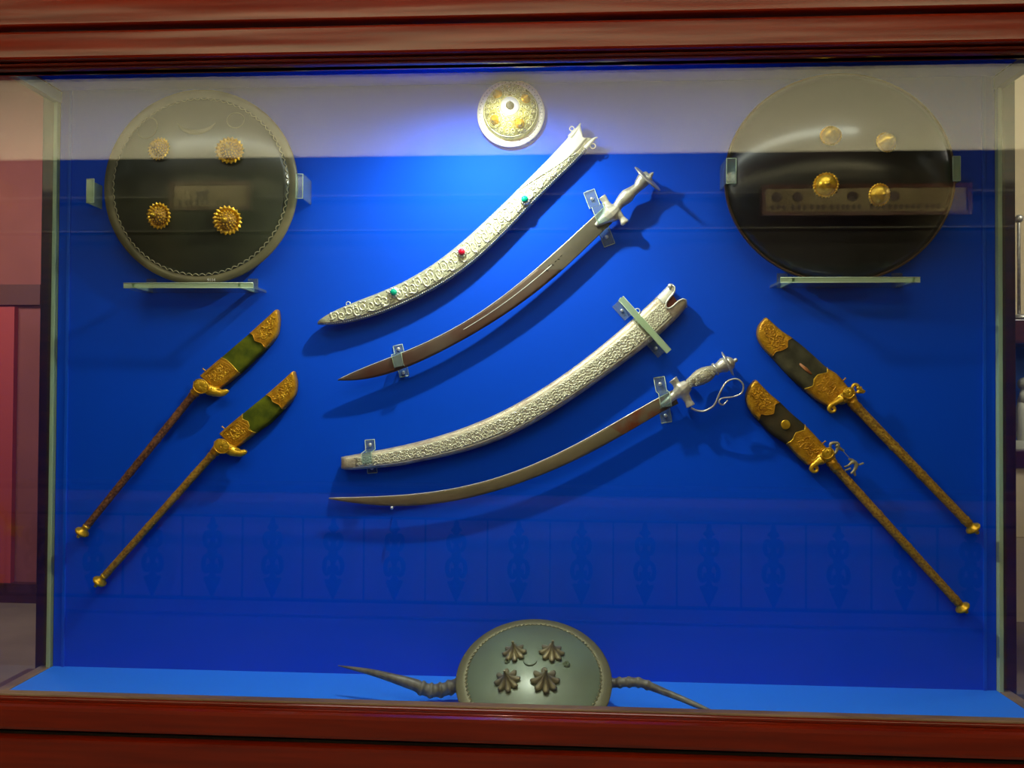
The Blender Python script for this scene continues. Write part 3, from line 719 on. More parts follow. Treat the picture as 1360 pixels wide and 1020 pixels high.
# flared lips of the mouth
MB().tube(path([(757, 183, .036), (766, 172, .036), (771, 165, .036), (771, 163.5, .036)], 8), [.007, .0065, .004, .001], seg=8, flat=.6).build('mouth_lip', 'silver_smooth', T, origin=o)
MB().tube(path([(777, 197, .034), (786, 187, .034), (791, 183, .034), (793.5, 182.5, .034)], 8), [.006, .0055, .004, .0015], seg=8, flat=.6).build('mouth_lip', 'silver_smooth', T, origin=o)
def ring(px, py, rpx, h, tr=.0013):
    a = W(px, py, h); k = rpx * (YW - h) / F
    return MB().tube([a + Vector((k * math.cos(2 * PI * i / 16), 0, k * math.sin(2 * PI * i / 16))) for i in range(17)], tr, seg=6)
for px, py, rp in ((759.5, 171, 3), (787.5, 194, 3.4), (462.5, 403.5, 2.8)):
    ring(px, py, rp, .03).build('suspension_ring', 'silver_smooth', T, origin=o)
for px, py, m, nm in ((697, 264, 'gem_green', 'green stone'), (613.5, 334, 'gem_red', 'red stone'), (523.5, 387.5, 'gem_green', 'green stone')):
    a = W(px, py + 1, .038); k = YW / F
    st_ = MB().lathe(a, (0, -1, 0), [(-.004, 7.5 * k), (0, 7.3 * k), (.003, 6 * k), (.006, 5 * k)], seg=18)
    for i in range(12): st_.ball(a + Vector((6.1 * k * math.cos(2 * PI * i / 12), -.0045, 6.1 * k * math.sin(2 * PI * i / 12))), .0016, seg=6, rings=4)
    s_o = st_.build('gem_setting', 'silver_smooth', T, origin=o)
    gm = MB().lathe(a, (0, -1, 0), [(.004, 4.8 * k), (.0075, 4.6 * k), (.0105, 3.2 * k), (.012, 1.0 * k)], seg=9).build('gem', m, None, smooth=False, origin=a)
    gm.parent = s_o; gm.location = a - o; gm['label'] = nm
# wall pegs that carry it
for px, py in ((470, 418), (745, 212)):
    a = W(px, py, 0); MB().tube([a, a - Vector((0, .026, 0))], .004).build('mounting_peg', 'screw', T, origin=o)

# ------------------------------------------------------------------ sword 1
def blade(T, U, L, h, m, n=80, th=.0022, name='blade'):
    S = Strip(U, L, h, th, n=n, prof=lambda v: .35 + .65 * math.sin(PI * min(max(v, 0.02), .98)) ** .7)
    S.body(6, back=.0015).build(name, m, T, origin=T.location)
    return S
U2 = [(449, 504.3), (496, 483), (537, 466.5), (578.5, 448.7), (619.6, 426.5), (648, 405.5), (683.5, 380.8), (706, 362.5), (732, 339), (770.6, 303.5), (806, 271)]
L2 = [(449, 505.5), (471, 504), (499, 500.4), (543, 488.6), (586.8, 466), (619.6, 447.6), (662, 423), (692, 403.5), (716, 385), (740, 364.7), (770.6, 336), (813, 296)]
T = thing('curved_sword', 'curved sword with rusty brown blade and plain steel disc hilt, upper one', 'sword', W(700, 370, 0)); o = T.location
M['blade_rust'] = mat('rusty_brown_blade', (.075, .024, .013), metal=.4, rough=.45, col2=(.11, .08, .055), scale=9, bump=.15, bscale=90, lo=.35, hi=.7)
M['blade_grey'] = mat('brown_grey_blade', (.15, .12, .06), metal=.45, rough=.42, col2=(.22, .17, .09), scale=12, lo=.3, hi=.75)
M['forte_grey'] = mat('grey_forte', (.085, .075, .05), metal=.45, rough=.45, col2=(.12, .10, .07), scale=12)
S = blade(T, fair(U2), fair(L2), .032, 'blade_rust')
line_on(S, .03, .0, .99, .0011).build('spine', 'edge_bright', T, origin=o)
line_on(S, .42, .42, .76, .0009, out=.0001).build('fuller', 'edge_bright', T, origin=o)
g = S.body(6, t0=lambda v: .70 + .09 * v, t1=lambda v: 1.0, out=.00015, v0=.05, v1=.97, n=16).build('forte', 'forte_grey', T, origin=o, auto=30)
mb = MB(); rr = random.Random(2)
for i in range(6):
    a = .735 + i * .012; mb.tube([S.at(a, .38 + rr.uniform(-.05, .05), .0006), S.at(a + .007, .46 + rr.uniform(-.1, .1), .0006)], .0009, seg=4)
mb.build('blade_inscription', 'dark', T, origin=o)
hh = .036
def hilt_cross(T, pieces, grip, m='hilt_steel', mg=None, voxel=.0013):
    mb = MB()
    for pts, rad in pieces:
        q = path(pts, len(rad) * 4) ; R_ = []
        for i in range(len(q)):
            x = i / (len(q) - 1) * (len(rad) - 1); k = min(int(x), len(rad) - 2); R_.append((rad[k] + (rad[k + 1] - rad[k]) * (x - k)) * 1.25 * YW / F)
        mb.tube(q, R_, seg=12, flat=.7)
    mb.build('crossguard', m, T, origin=T.location, remesh=voxel)
    mb = MB(); pts, rad = grip; q = path(pts, len(rad) * 4); R_ = []
    for i in range(len(q)):
        x = i / (len(q) - 1) * (len(rad) - 1); k = min(int(x), len(rad) - 2); R_.append((rad[k] + (rad[k + 1] - rad[k]) * (x - k)) * YW / F)
    mb.tube(q, R_, seg=16, flat=.85)
    return mb.build('grip', mg or m, T, origin=T.location)
hilt_cross(T, [([(791, 300, hh), (798, 294, hh), (806, 288, hh), (815, 280, hh), (822, 272, hh)], [2, 4, 6, 10, 7, 4]),
               ([(799.5, 261, hh), (803, 266, hh), (808, 275, hh), (815, 281, hh)], [4.2, 3.6, 5, 8]),
               ([(829.5, 295.5, hh), (826, 290, hh), (821, 285, hh), (815, 280, hh)], [4.6, 3.2, 5, 8]),
               ([(829, 294.5, hh), (831, 297, hh)], [4.8, 4.2])],
           ([(818, 277, hh), (823, 270, hh), (830, 263, hh), (837, 256.5, hh), (844, 251, hh), (848, 247.5, hh), (852, 242, hh), (857, 236, hh), (861, 232, hh)], [6, 6.5, 8.5, 9.3, 7, 6, 8, 9.5, 6]))
ax = (W(861, 231, hh + .004) - W(836, 257, hh)).normalized(); ax = (ax + Vector((0, -.33, 0))).normalized()
pc = W(859.5, 238, hh + .004)
MB().lathe(pc, ax, [(-.002, .030), (0, .0395), (.0015, .040), (.003, .038), (.005, .012)], seg=40).build('pommel_disc', 'hilt_steel', T, origin=o)
MB().lathe(pc, ax, [(.003, .013), (.007, .011), (.009, .006), (.014, .0045), (.018, .003), (.021, .0005)], seg=16).build('pommel_knob', 'hilt_steel', T, origin=o)
clip('acrylic_clip', 'acrylic clip strapping the upper sword at its hilt', (782, 254), (809.5, 326), 15, .042)
clip('acrylic_clip', 'acrylic clip over the rusty blade tip end', (528.5, 458.5), (537.5, 500), 13, .040, flange=.25)

# ------------------------------------------------------------------ scabbard 2
U3 = [(453, 607), (486, 601.7), (515, 596), (552, 587.4), (607.5, 569.7), (662.7, 547.6), (702, 529.5), (740, 503.5), (780, 472), (823, 437.6), (855.5, 411.8), (875, 392.4), (889.5, 377)]
L3 = [(454, 619), (462, 624), (530, 618.5), (574.4, 610.5), (629.6, 595), (676, 579.6), (720, 556), (750, 538), (780, 515), (823, 487), (855.5, 461.4), (888, 433), (914, 405)]
T = thing('sword_scabbard', 'tarnished silver scabbard densely chased with scrollwork, forked mouth, lower one', 'scabbard', W(680, 540, 0)); o = T.location
sc2 = Strip(fair(U3), L3[:2] + fair(L3[2:]), .020, .016, n=120, prof=lambda v: .2 + .8 * (math.sqrt(max(0, 1 - (2 * v - 1) ** 4))), ends=(.015, 0))
sc2.body(14, t1=piece([(0, .952), (1, .952)]), back=.012).build('body', 'silver_dull', T, origin=o)
# forked mouth: two lobes round a U notch
def lobe(v0, v1, t1f, m): return sc2.body(8, t0=lambda v: .948, t1=t1f, v0=v0, v1=v1, n=14, back=.012, out=.0006).build('mouth_lobe', m, T, origin=o)
lobe(0, .34, piece([(0, .996), (.08, 1.0), (.2, 1.0), (.28, .995), (.32, .985), (.34, .955)]), 'silver_smooth')
lobe(.55, 1.0, piece([(.55, .951), (.6, .957), (.63, .982), (.7, .996), (.8, 1.0), (1, .992)]), 'silver_dull')
MB().tube([sc2.at(min(t, 1), v, .0012) for v, t in ((.0, .996), (.08, 1.0), (.2, 1.0), (.28, .995), (.32, .986), (.33, .97), (.36, .958), (.42, .951), (.5, .949), (.57, .953), (.61, .962), (.635, .984), (.7, .996), (.8, 1.0), (1, .992))], .0022, seg=6).build('mouth_rim', 'silver_smooth', T, origin=o)
MB().ball(W(890, 380, .038), (.006, .005, .006)).build('mouth_tip', 'silver_smooth', T, origin=o)
q = [W(a, b, .027) for a, b in ((884, 413), (893, 411), (899, 400), (894, 392), (885, 396), (881, 404))]
MB().prism(q, YW - .028, YW - .02).build('mouth_lining', 'red_lining', T, origin=o, smooth=False)
sc2.body(8, t0=lambda v: .045, t1=lambda v: .945, v0=.22, v1=.80, n=100, out=.0005).build('panel', 'silver_ground', T, origin=o)
scrolls(sc2, .05, .42, .27, .77, 2, 36, .0012, seed=8, turns=1.2).build('scrollwork', 'silver_relief', T, origin=o)
scrolls(sc2, .42, .86, .27, .77, 3, 38, .0012, seed=9, turns=1.2).build('scrollwork', 'silver_relief', T, origin=o)
scrolls(sc2, .885, .945, .25, .77, 4, 7, .0009, seed=10, turns=1.1).build('scrollwork', 'silver_relief', T, origin=o)
for v in (.215, .245, .80, .83): line_on(sc2, v, .04, .945, .0008).build('border_line', 'silver_relief', T, origin=o)
for t_ in (.862, .882):
    MB().tube([sc2.at(t_, .02 + .96 * k / 12, .0004) for k in range(13)], .0012, seg=5).build('collar_line', 'silver_relief', T, origin=o)
ring(846.5, 413, 3.2, .03).build('suspension_ring', 'silver_smooth', T, origin=o)
# greenish acrylic bar and clip
a, b = W(824.5, 396, .045), W(888.5, 467, .045); d = (b - a).normalized(); n = Vector((d.z, 0, -d.x))
t = thing('acrylic_bar_bracket', 'greenish acrylic bar strapped across the mouth of the lower scabbard', 'bracket', ((a.x + b.x) / 2, YW, (a.z + b.z) / 2))
mb = MB(); v = []
for p in (a, b):
    for s in (1, -1):
        for y in (YW - .046, YW - .0415): v.append((p.x + n.x * s * .0068, y, p.z + n.z * s * .0068))
mb.add(v, [(0, 1, 3, 2), (4, 6, 7, 5), (0, 4, 5, 1), (2, 3, 7, 6), (0, 2, 6, 4), (1, 5, 7, 3)]); mb.build('bar', 'acrylic_green', t, smooth=False, origin=t.location)
e = MB()
for s in (1, -1): e.tube([a + n * s * .0068, b + n * s * .0068], .0009, seg=5)
e.build('bar_edge', 'acrylic_edge', t, origin=t.location)
for (u0, u1) in ((0.0, .27), (.74, .98)):
    p0, p1 = a.lerp(b, u0), a.lerp(b, u1)
    v = []
    for p in (p0, p1):
        for off in (0, .022): v.append((p.x + n.x * off, YW - .003, p.z + n.z * off)); v.append((p.x + n.x * off, YW - .0002, p.z + n.z * off))
    MB().add(v, [(0, 1, 3, 2), (4, 6, 7, 5), (0, 4, 5, 1), (2, 3, 7, 6), (0, 2, 6, 4), (1, 5, 7, 3)]).build('wall_plate', 'acrylic', t, smooth=False, origin=t.location)
    pm = p0.lerp(p1, .5) + n * .011
    MB().lathe((pm.x, YW - .003, pm.z), (0, -1, 0), [(0, .0045), (.003, .0035), (.004, .001)], seg=12).build('screw', 'screw', t, origin=t.location)
    for p in (p0, p1):
        MB().tube([(p.x, YW, p.z), (p.x, YW - .042, p.z)], .0018, seg=6).build('spacer', 'acrylic_edge', t, origin=t.location)
clip('acrylic_clip', 'acrylic clip around the blunt tip of the lower scabbard', (491.5, 584), (495, 628), 13, .043)

# ------------------------------------------------------------------ sword 2
U4 = [(437, 661.3), (486, 659.3), (543.5, 656.6), (585.4, 652.2), (629.6, 642.3), (673.7, 628.8), (720, 611.4), (752, 597), (784.3, 579), (823, 557.2), (866, 532.4), (893, 518)]
L4 = [(437, 662.8), (464, 667), (486, 670.6), (520, 671.6), (563.4, 670.2), (618.5, 662.6), (662.7, 651.4), (720, 629.5), (775, 606), (827.5, 578), (853, 562.8), (875, 549), (901, 536)]
T = thing('curved_sword', 'slender curved sword with brown blade and chased knuckle-guard hilt, lowest one', 'sword', W(700, 620, 0)); o = T.location
S = blade(T, fair(U4), fair(L4, 5), .024, 'blade_grey')
line_on(S, .03, .0, .99, .001).build('spine', 'edge_bright', T, origin=o)
M['copper_patina'] = mat('coppery_forte', (.17, .04, .012), metal=.4, rough=.4, col2=(.16, .12, .07), scale=30, lo=.4, hi=.65)
S.body(6, t0=lambda v: .80 + .03 * v, t1=lambda v: .97, out=.00015, v0=.06, v1=.96, n=14).build('forte', 'copper_patina', T, origin=o, auto=30)
hh = .032
hilt_cross(T, [([(878.5, 538.5, hh), (886, 533, hh), (895, 526, hh), (904, 519, hh), (914, 511, hh)], [2.2, 3.5, 4.5, 9, 6]),
               ([(893.5, 503.5, hh), (897, 508, hh), (901, 514, hh), (905, 520, hh)], [5, 4, 5, 8]),
               ([(917.5, 539.5, hh), (914, 533, hh), (910, 526, hh), (905, 520, hh)], [5, 4, 5, 8])],
           ([(912, 513, hh), (917, 508, hh), (923, 505, hh), (930, 501, hh), (938, 497, hh), (945, 493, hh), (949, 491, hh)], [5, 6.5, 9, 10.5, 10.5, 9, 6]), m='hilt_steel', mg='silver_ground')
Gs = MB(); rr = random.Random(5)
for i in range(26):
    u = rr.random(); px = 916 + 30 * u; py = 509 - 16 * u; dy = rr.uniform(-7, 7); k = 2.2 * YW / F
    cpt = W(px + dy * .45, py + dy * .8, hh + .0155 * math.sqrt(max(.05, 1 - (dy / 11) ** 2)))
    Gs.tube([cpt + Vector((k * (1 - .1 * j) * math.cos(j * .9), 0, k * (1 - .1 * j) * math.sin(j * .9))) for j in range(8)], .0007, seg=4)
Gs.build('grip_scrollwork', 'silver_relief', T, origin=o)
ax = (W(972, 482, hh) - W(925, 505, hh)).normalized()
pb = W(948, 491.5, hh); k = YW / F
MB().lathe(pb, ax, [(0, 7 * k), (1 * k, 8.5 * k), (3 * k, 8.6 * k), (4 * k, 6.5 * k), (9 * k, 7.8 * k), (14 * k, 10 * k), (19 * k, 9 * k)], seg=24).build('pommel_neck', 'hilt_steel', T, origin=o)
axd = (ax + Vector((0, -.25, 0))).normalized(); pc = W(966, 483.5, hh)
MB().lathe(pc, axd, [(-1 * k, 14 * k), (0, 17.3 * k), (1 * k, 17.3 * k), (2 * k, 13 * k), (3 * k, 9 * k)], seg=36).build('pommel_disc', 'hilt_steel', T, origin=o)
MB().lathe(pc, axd, [(2 * k, 9.5 * k), (5 * k, 8.5 * k), (8 * k, 5.5 * k), (9.5 * k, 2.4 * k), (11 * k, 2.8 * k), (13 * k, 2.4 * k), (14 * k, .3 * k)], seg=20).build('pommel_knob', 'hilt_steel', T, origin=o)
kg = path([(918, 542, hh), (926, 545.5, hh), (935, 546, hh + .004), (944, 542, hh + .01), (950, 536, hh + .014), (957, 520, hh + .02), (965.5, 507, hh + .02), (978.4, 503.4, hh + .02), (987, 511, hh + .02), (985, 521.8, hh + .018), (974, 527, hh + .014), (959, 529, hh + .008), (954.7, 533.6, hh + .006), (960, 538, hh + .006), (966.6, 531.5, hh + .006)], 70)
MB().tube(kg, [.0026 - .001 * i / 69 for i in range(70)], seg=8).build('knuckle_guard', 'hilt_steel', T, origin=o)
clip('acrylic_clip', 'acrylic clip strapping the lowest sword below its hilt', (875, 501), (885, 561), 14, .036)
pin = W(524, 672, 0)
mb = MB().tube([pin, pin - Vector((0, .03, 0))], .0018); mb.ball(pin - Vector((0, .03, 0)), .0042)
tag(mb.build('support_pin', 'screw', origin=pin), 'small steel pin under the tip of the lowest sword', 'pin')

# ------------------------------------------------------------------ elephant-head knives
def bounds(S, pts):
    """pixel boundary points -> (v, t) on the strip"""
    out = []
    for px, py in pts:
        p = P(px, py, YW - S.h); best = None
        for i in range(0, 121):
            t = i / 120; a, b = S.at(t, 0), S.at(t, 1); a.y = b.y = p.y
            d = b - a; v = max(0, min(1, (p - a).dot(d) / max(1e-9, d.length_squared))); q = (p - (a + d * v)).length
            if best is None or q < best[0]: best = (q, v, t)
        out.append((best[1], best[2]))
    out.sort(); out[0] = (0, out[0][1]); out[-1] = (1, out[-1][1])
    return piece(out)
def remesh_join(mb, name, m, T, vox=.0012): return mb.build(name, m, T, origin=T.location, remesh=vox)
def knife(label, upper, lower, chape, locket, m_velvet, staff, knob, m_staff, wst, h=.016, head=None, gold='gold', seed=1, left=True, frame=True):
    """upper/lower edges run from the tip to the locket's base"""
    T = thing('elephant_knife', label, 'knife', W(*staff[0], 0), None); o = T.location; k = YW / F
    S = Strip(upper, lower, h, .010, n=60, prof=lambda v: .3 + .7 * math.sqrt(max(0, 1 - (2 * v - 1) ** 4)), ends=(.04, 0))
    cb, lb = bounds(S, chape), bounds(S, locket)
    S.body(14, t0=lambda v: max(0, cb(v) - .03), t1=lambda v: min(1, lb(v) + .03), n=30, back=.010).build('sheath', m_velvet, T, origin=o)
    S.body(24, t1=cb, out=.0016, n=30, back=.011).build('sheath_tip', gold, T, origin=o)
    S.body(24, t0=lb, out=.0016, n=26, back=.011).build('sheath_locket', gold, T, origin=o)
    cm, lm = min(cb(.4), cb(.6)), max(lb(.4), lb(.6))
    scrolls(S, cm * .28, cm * .9, .25, .78, 2, 4, .0011, out=.002, seed=seed, turns=1.0).build('tip_relief', 'gold_bright' if left else gold, T, origin=o)
    scrolls(S, lm + (1 - lm) * .22, .95, .26, .76, 2, 4, .0011, out=.002, seed=seed + 1, turns=1.0).build('locket_relief', 'gold_bright' if left else gold, T, origin=o)
    if frame:
        f = MB(); t_a, t_b = lm + (1 - lm) * .12, .97
        for ins in (0, .05):
            pts = [S.at(t_b - ins * .6, .15 + ins, .0018), S.at(t_a + ins, .15 + ins, .0018), S.at(t_a - .02 + ins, .5, .0018), S.at(t_a + ins, .84 - ins, .0018), S.at(t_b - ins * .6, .84 - ins, .0018), S.at(t_b - ins * .6, .15 + ins, .0018)]
            f.tube(pts, .0008, seg=5)
        f.build('locket_frame', gold, T, origin=o)
    MB().tube([S.at(lb(v), v, .002) for v in [i / 24 for i in range(25)]], .0012, seg=5).build('locket_edge', 'gold_bright', T, origin=o)
    MB().tube([S.at(cb(v), v, .002) for v in [i / 24 for i in range(25)]], .0009, seg=5).build('tip_edge', gold, T, origin=o)
    nb = S.at(.93, .0 if True else 1, 0); dirn = (S.at(.93, 0) - S.at(.93, 1)).normalized()
    MB().tube([nb, nb + dirn * .006, nb + dirn * .009], [.002, .0012, .0024], seg=6).build('sheath_stud', gold, T, origin=o)
    # staff
    a, b = W(*staff[0], h + .004), W(*staff[1], h + .004); n_ = 60; rad = []
    pts = []
    for i in range(n_):
        u = i / (n_ - 1); pts.append(a.lerp(b, u)); r0 = (wst * (1 - .12 * u)) * k / 2
        for cpos in (.03, .35, .60, .96):
            if abs(u - cpos) < .007: r0 *= 1.14
        rad.append(r0)
    MB().tube(pts, rad, seg=14).build('staff', m_staff, T, origin=o)
    mb = MB()
    rr_ = random.Random(seed)
    for i in range(300):
        u = rr_.random(); an = rr_.uniform(-1.3, 1.3); p = a.lerp(b, u); r0 = wst * (1 - .12 * u) * k / 2
        d_ = (b - a).normalized(); s_ = Vector((0, -1, 0)).cross(d_)
        mb.ball(p + Vector((0, -1, 0)) * math.cos(an) * r0 + s_ * math.sin(an) * r0, rr_.uniform(.0006, .0011), seg=5, rings=3)
    mb.build('staff_granulation', 'gold' if m_staff == 'gold_staff' else 'bronze_staff', T, origin=o)['kind'] = 'stuff'
    d_ = (b - a).normalized(); s = knob
    MB().lathe(b, d_, [(-4 * k, 4.6 * k), (-2 * k, 5.2 * k), (0, 4.4 * k), (4 * k * s, 5.4 * k), (7 * k * s, 9 * k), (9 * k * s, 9.6 * k), (11 * k * s, 8.4 * k), (14 * k * s, 4 * k), (15 * k * s, 2 * k), (17 * k * s, 2.6 * k), (19 * k * s, 2 * k), (20 * k * s, .3 * k)], seg=24).build('staff_knob', 'gold_bright', T, origin=o)
    # elephant head
    hp = head; mb = MB()
    hb = h + .006
    for (px, py, rx, ry, ang, dh) in hp['blobs']:
        mb.ball(W(px, py, hb + dh), (rx * k, ry * k * .8, ry * k), seg=16, rings=10, rot=Matrix.Rotation(math.radians(ang), 3, 'Y'))
    tp, tr = hp['trunk']; q = path([(x, y, hb + .006) for x, y in tp], len(tr) * 5); R_ = []
    for i in range(len(q)):
        x = i / (len(q) - 1) * (len(tr) - 1); j = min(int(x), len(tr) - 2); R_.append((tr[j] + (tr[j + 1] - tr[j]) * (x - j)) * k)
    mb.tube(q, R_, seg=12)
    remesh_join(mb, 'elephant_head', 'gold_bright', T)
    ex_, ey_, er_, ea_ = hp['ear']
    ec = W(ex_, ey_, hb + .0155)
    ear = MB().ball(ec, (er_ * k, .0026, er_ * .86 * k), seg=20, rings=12, rot=Matrix.Rotation(math.radians(ea_), 3, 'Y'))
    rimp = [ec + Matrix.Rotation(math.radians(ea_), 3, 'Y') @ Vector((er_ * k * math.cos(2 * PI * i / 24) * (1 + .06 * math.cos(10 * PI * i / 12)), -.0016, er_ * .86 * k * math.sin(2 * PI * i / 24))) for i in range(25)]
    ear.tube(rimp, .0012, seg=5)
    for i in range(7):
        q1 = (i - 3) * .62 + math.radians(-ea_); ear.tube([ec + Vector((0, -.0022, 0)), ec + Vector((math.cos(q1) * er_ * .8 * k, -.0016, math.sin(q1) * er_ * .8 * k))], .0009, seg=4)
    ear.build('ear', 'gold_bright', T, origin=o)
    ey = W(*hp['eye'], hb + .0155); MB().ball(ey, .0016).build('eye', 'dark', T, origin=o)
    MB().tube(path([(x, y, hb + .013) for x, y in hp['tusk']], 8), [.0016, .0015, .0014, .0013, .0011, .001, .0007, .0004], seg=6).build('tusk', 'gold_bright', T, origin=o)
    # collar behind the head
    ca = W(*hp['collar'][0], h + .006); cb_ = W(*hp['collar'][1], h + .006)
    MB().tube([ca, ca.lerp(cb_, .3), ca.lerp(cb_, .5), ca.lerp(cb_, .7), cb_], [6.2 * k, 7 * k, 6 * k, 7 * k, 5.4 * k], seg=14).build('neck_collar', 'gold', T, origin=o)
    return T, S
H1 = dict(blobs=[(270, 514, 10, 8.5, 20, .002), (279, 518, 9, 7.5, 20, .002), (287, 519.5, 8, 5.5, 10, .002)],
          trunk=([(284, 519.5), (290, 521.5), (295, 522), (300, 519.8), (301.5, 517.5)], [7.5, 6, 5, 4.2, 3]), ear=(267, 513, 10.6, 30), eye=(280.5, 515.5), tusk=[(284, 517), (290, 517.5), (294, 516.5)], collar=[(263, 517), (257, 524)])
kn1, Sk = knife('knife with elephant-head hilt, green velvet sheath and brown staff, upper left one',
      [(368.3, 411), (351, 426), (334.7, 440.7), (315, 457.5), (294.9, 474.8), (280, 487.5), (266.8, 498.8)],
      [(369.5, 411.5), (371, 427.4), (367, 446.7), (353.9, 462.4), (336, 479.6), (316.8, 497.5), (290.8, 517.3)],
      [(332.6, 441.9), (338.8, 444.8), (341.3, 452.6), (349.8, 455.6), (354.4, 462)], [(296, 475.5), (303, 478.6), (311, 485), (319, 494.7)],
      'velvet', ((261, 519), (113.7, 700.8)), .9, 'bronze_staff', 10.2, head=H1, seed=11, h=.016)
dx, dy = 27.0, 79.0
H2 = dict(blobs=[(298, 593, 9.5, 8.5, 20, .002), (306, 597, 9, 7.5, 20, .002), (312, 599, 8, 5.5, 10, .002)],
          trunk=([(308, 598.5), (314, 601), (319, 602), (324, 600.5), (326, 598)], [7.5, 6, 5, 4.4, 3]), ear=(294.5, 592.5, 10.6, 30), eye=(306.5, 594), tusk=[(309, 596), (315, 597), (319, 596)], collar=[(289, 596), (283.5, 603)])
k2, Sk2 = knife('knife with elephant-head hilt, green velvet sheath and arched gold locket, lower left one',
      [(390, 493), (372, 509), (355, 523.7), (339, 536.5), (323.5, 549.3), (308, 562), (292.6, 575.4)],
      [(390.8, 493.6), (394, 508.8), (390.8, 526.7), (376.4, 543.8), (357.9, 562.4), (340.7, 574.6), (314.6, 594.6)],
      [(355, 524), (362, 526.5), (364.5, 533.5), (373, 537), (376.4, 543.4)], [(323.5, 549.3), (324.5, 556.5), (331.8, 559.5), (334, 565), (332.3, 570.6), (341, 574)],
      'velvet', ((286, 599.5), (137.4, 766.5)), .9, 'gold_staff', 10.4, head=H2, seed=21, h=.016)
H3 = dict(blobs=[(1127, 524, 9.5, 8.5, -40, .002), (1119, 529, 9, 7.5, -40, .002), (1131, 530, 7, 6, -40, .0)],
          trunk=([(1119, 530), (1111, 534), (1104, 538), (1101, 543), (1104, 547), (1108.5, 545.5), (1108.5, 541.5), (1105.5, 541)], [5.4, 4, 3.4, 3, 2.6, 2.2, 2, 1.6]), ear=(1127, 522, 7.5, -40), eye=(1118, 525), tusk=[(1115, 527), (1109, 530), (1106, 530)], collar=[(1130, 531.5), (1139, 543)])
k3, Sk3 = knife('knife with elephant-head hilt and worn dark sheath, upper right one',
      [(1017, 421.8), (1036.8, 439), (1051.5, 449), (1067, 461), (1082.4, 474.7), (1097, 488), (1111.8, 498), (1125, 513.7)],
      [(1016, 422), (1007.4, 433.5), (1006.6, 448), (1014.7, 463), (1026, 475), (1048.5, 499.7), (1067.6, 516.4), (1082.4, 529.4), (1100, 540.5)],
      [(1051.5, 449), (1044, 452.4), (1043.5, 461.5), (1036, 465.6), (1028, 466.8), (1025, 474)], [(1097, 488), (1096, 495), (1084, 498.4), (1078.7, 504), (1078, 513), (1068, 516)],
      'velvet_worn', ((1133, 536), (1286.9, 696)), .85, 'gold_staff', 12.4, head=H3, seed=31, left=False, frame=False, h=.018)
H4 = dict(blobs=[(1099, 604, 10, 8.5, -40, .002), (1091, 609, 9, 7.5, -40, .002), (1103, 609, 7, 6, -40, .0)],
          trunk=([(1091, 611), (1084, 615), (1079, 619), (1077.5, 623.5), (1081, 626.5), (1085, 625), (1085.5, 621), (1082.5, 620.5)], [5.6, 4.2, 3.4, 3, 2.6, 2.2, 2, 1.6]), ear=(1099, 602, 7.5, -40), eye=(1090, 606), tusk=[(1087, 607), (1081, 611), (1078, 611)], collar=[(1102, 611), (1112, 624)])
k4, Sk4 = knife('knife with elephant-head hilt, gold oval on dark sheath and small chain figures, lower right one',
      [(1003.5, 504.6), (1021.8, 523), (1035, 534), (1051, 549.4), (1067.4, 563.4), (1085, 581.8), (1098, 595.7)],
      [(1002.5, 504.8), (993.8, 515.6), (991, 530), (996.8, 545), (1006.3, 557.5), (1026, 577.4), (1043.8, 589.5), (1058.5, 605), (1071.8, 617.8)],
      [(1035, 534), (1027.6, 537), (1025.5, 549.4), (1016, 551), (1008.5, 549.6), (1006.3, 557.5)], [(1067.4, 563.8), (1066.6, 571), (1054.6, 574.6), (1051, 584), (1044, 589)],
      'velvet_brown', ((1106, 617), (1273.4, 801.5)), .8, 'gold_staff', 11.6, head=H4, seed=41, left=False, frame=False, h=.018)
# wear and fittings on the right pair
a, b = W(1062, 483, .0295), W(1078, 497, .0295)
MB().tube([a, a.lerp(b, .5), b], [.002, .004, .002], seg=8, flat=.12).build('bare_patch', 'copper', k3, origin=k3.location)
mb = MB(); cc = W(1043.5, 564, .030); kk = YW / F
mb.lathe(cc, (0, -1, 0), [(-.001, 6.2 * kk), (.0008, 6 * kk), (.001, 5 * kk)], seg=20, sx=.95); mb.build('gold_oval', 'gold_bright', k4, origin=k4.location)
def fig(pts_list, T, name, h=.03, m='gold_bright', vox=.0009):
    mb = MB()
    for pts, rad in pts_list:
        q = path([(x, y, h) for x, y in pts], len(rad) * 4); R_ = []
        for i in range(len(q)):
            x = i / (len(q) - 1) * (len(rad) - 1); j = min(int(x), len(rad) - 2); R_.append((rad[j] + (rad[j + 1] - rad[j]) * (x - j)) * YW / F)
        mb.tube(q, R_, seg=8)
    return remesh_join(mb, name, m, T, vox)
fig([([(1131, 517), (1134, 511), (1139, 512), (1141, 518), (1138, 522)], [2, 2.2, 2.4, 2.2, 2]), ([(1138, 514), (1144, 518), (1149, 520.5)], [3, 2.4, 1.6]),
     ([(1139, 520), (1144, 521), (1147, 522)], [2.4, 2, 1]), ([(1131, 517), (1129, 521)], [2, 2.4]), ([(1142, 516), (1144.5, 513.5)], [1.6, 1])], k3, 'rider_figure')
fig([([(1103, 596), (1103, 590), (1108, 588), (1113, 590), (1111, 599), (1107, 604)], [1.8, 2, 2.2, 2.4, 2, 1.8]), ([(1110, 591), (1116, 596), (1121, 599)], [2.6, 2.2, 1.6]),
     ([(1113, 592), (1115.5, 589.5)], [1.8, 1]), ([(1104, 590), (1102.5, 587.5)], [1.6, 1.2])], k4, 'rider_figure', m='bronze')
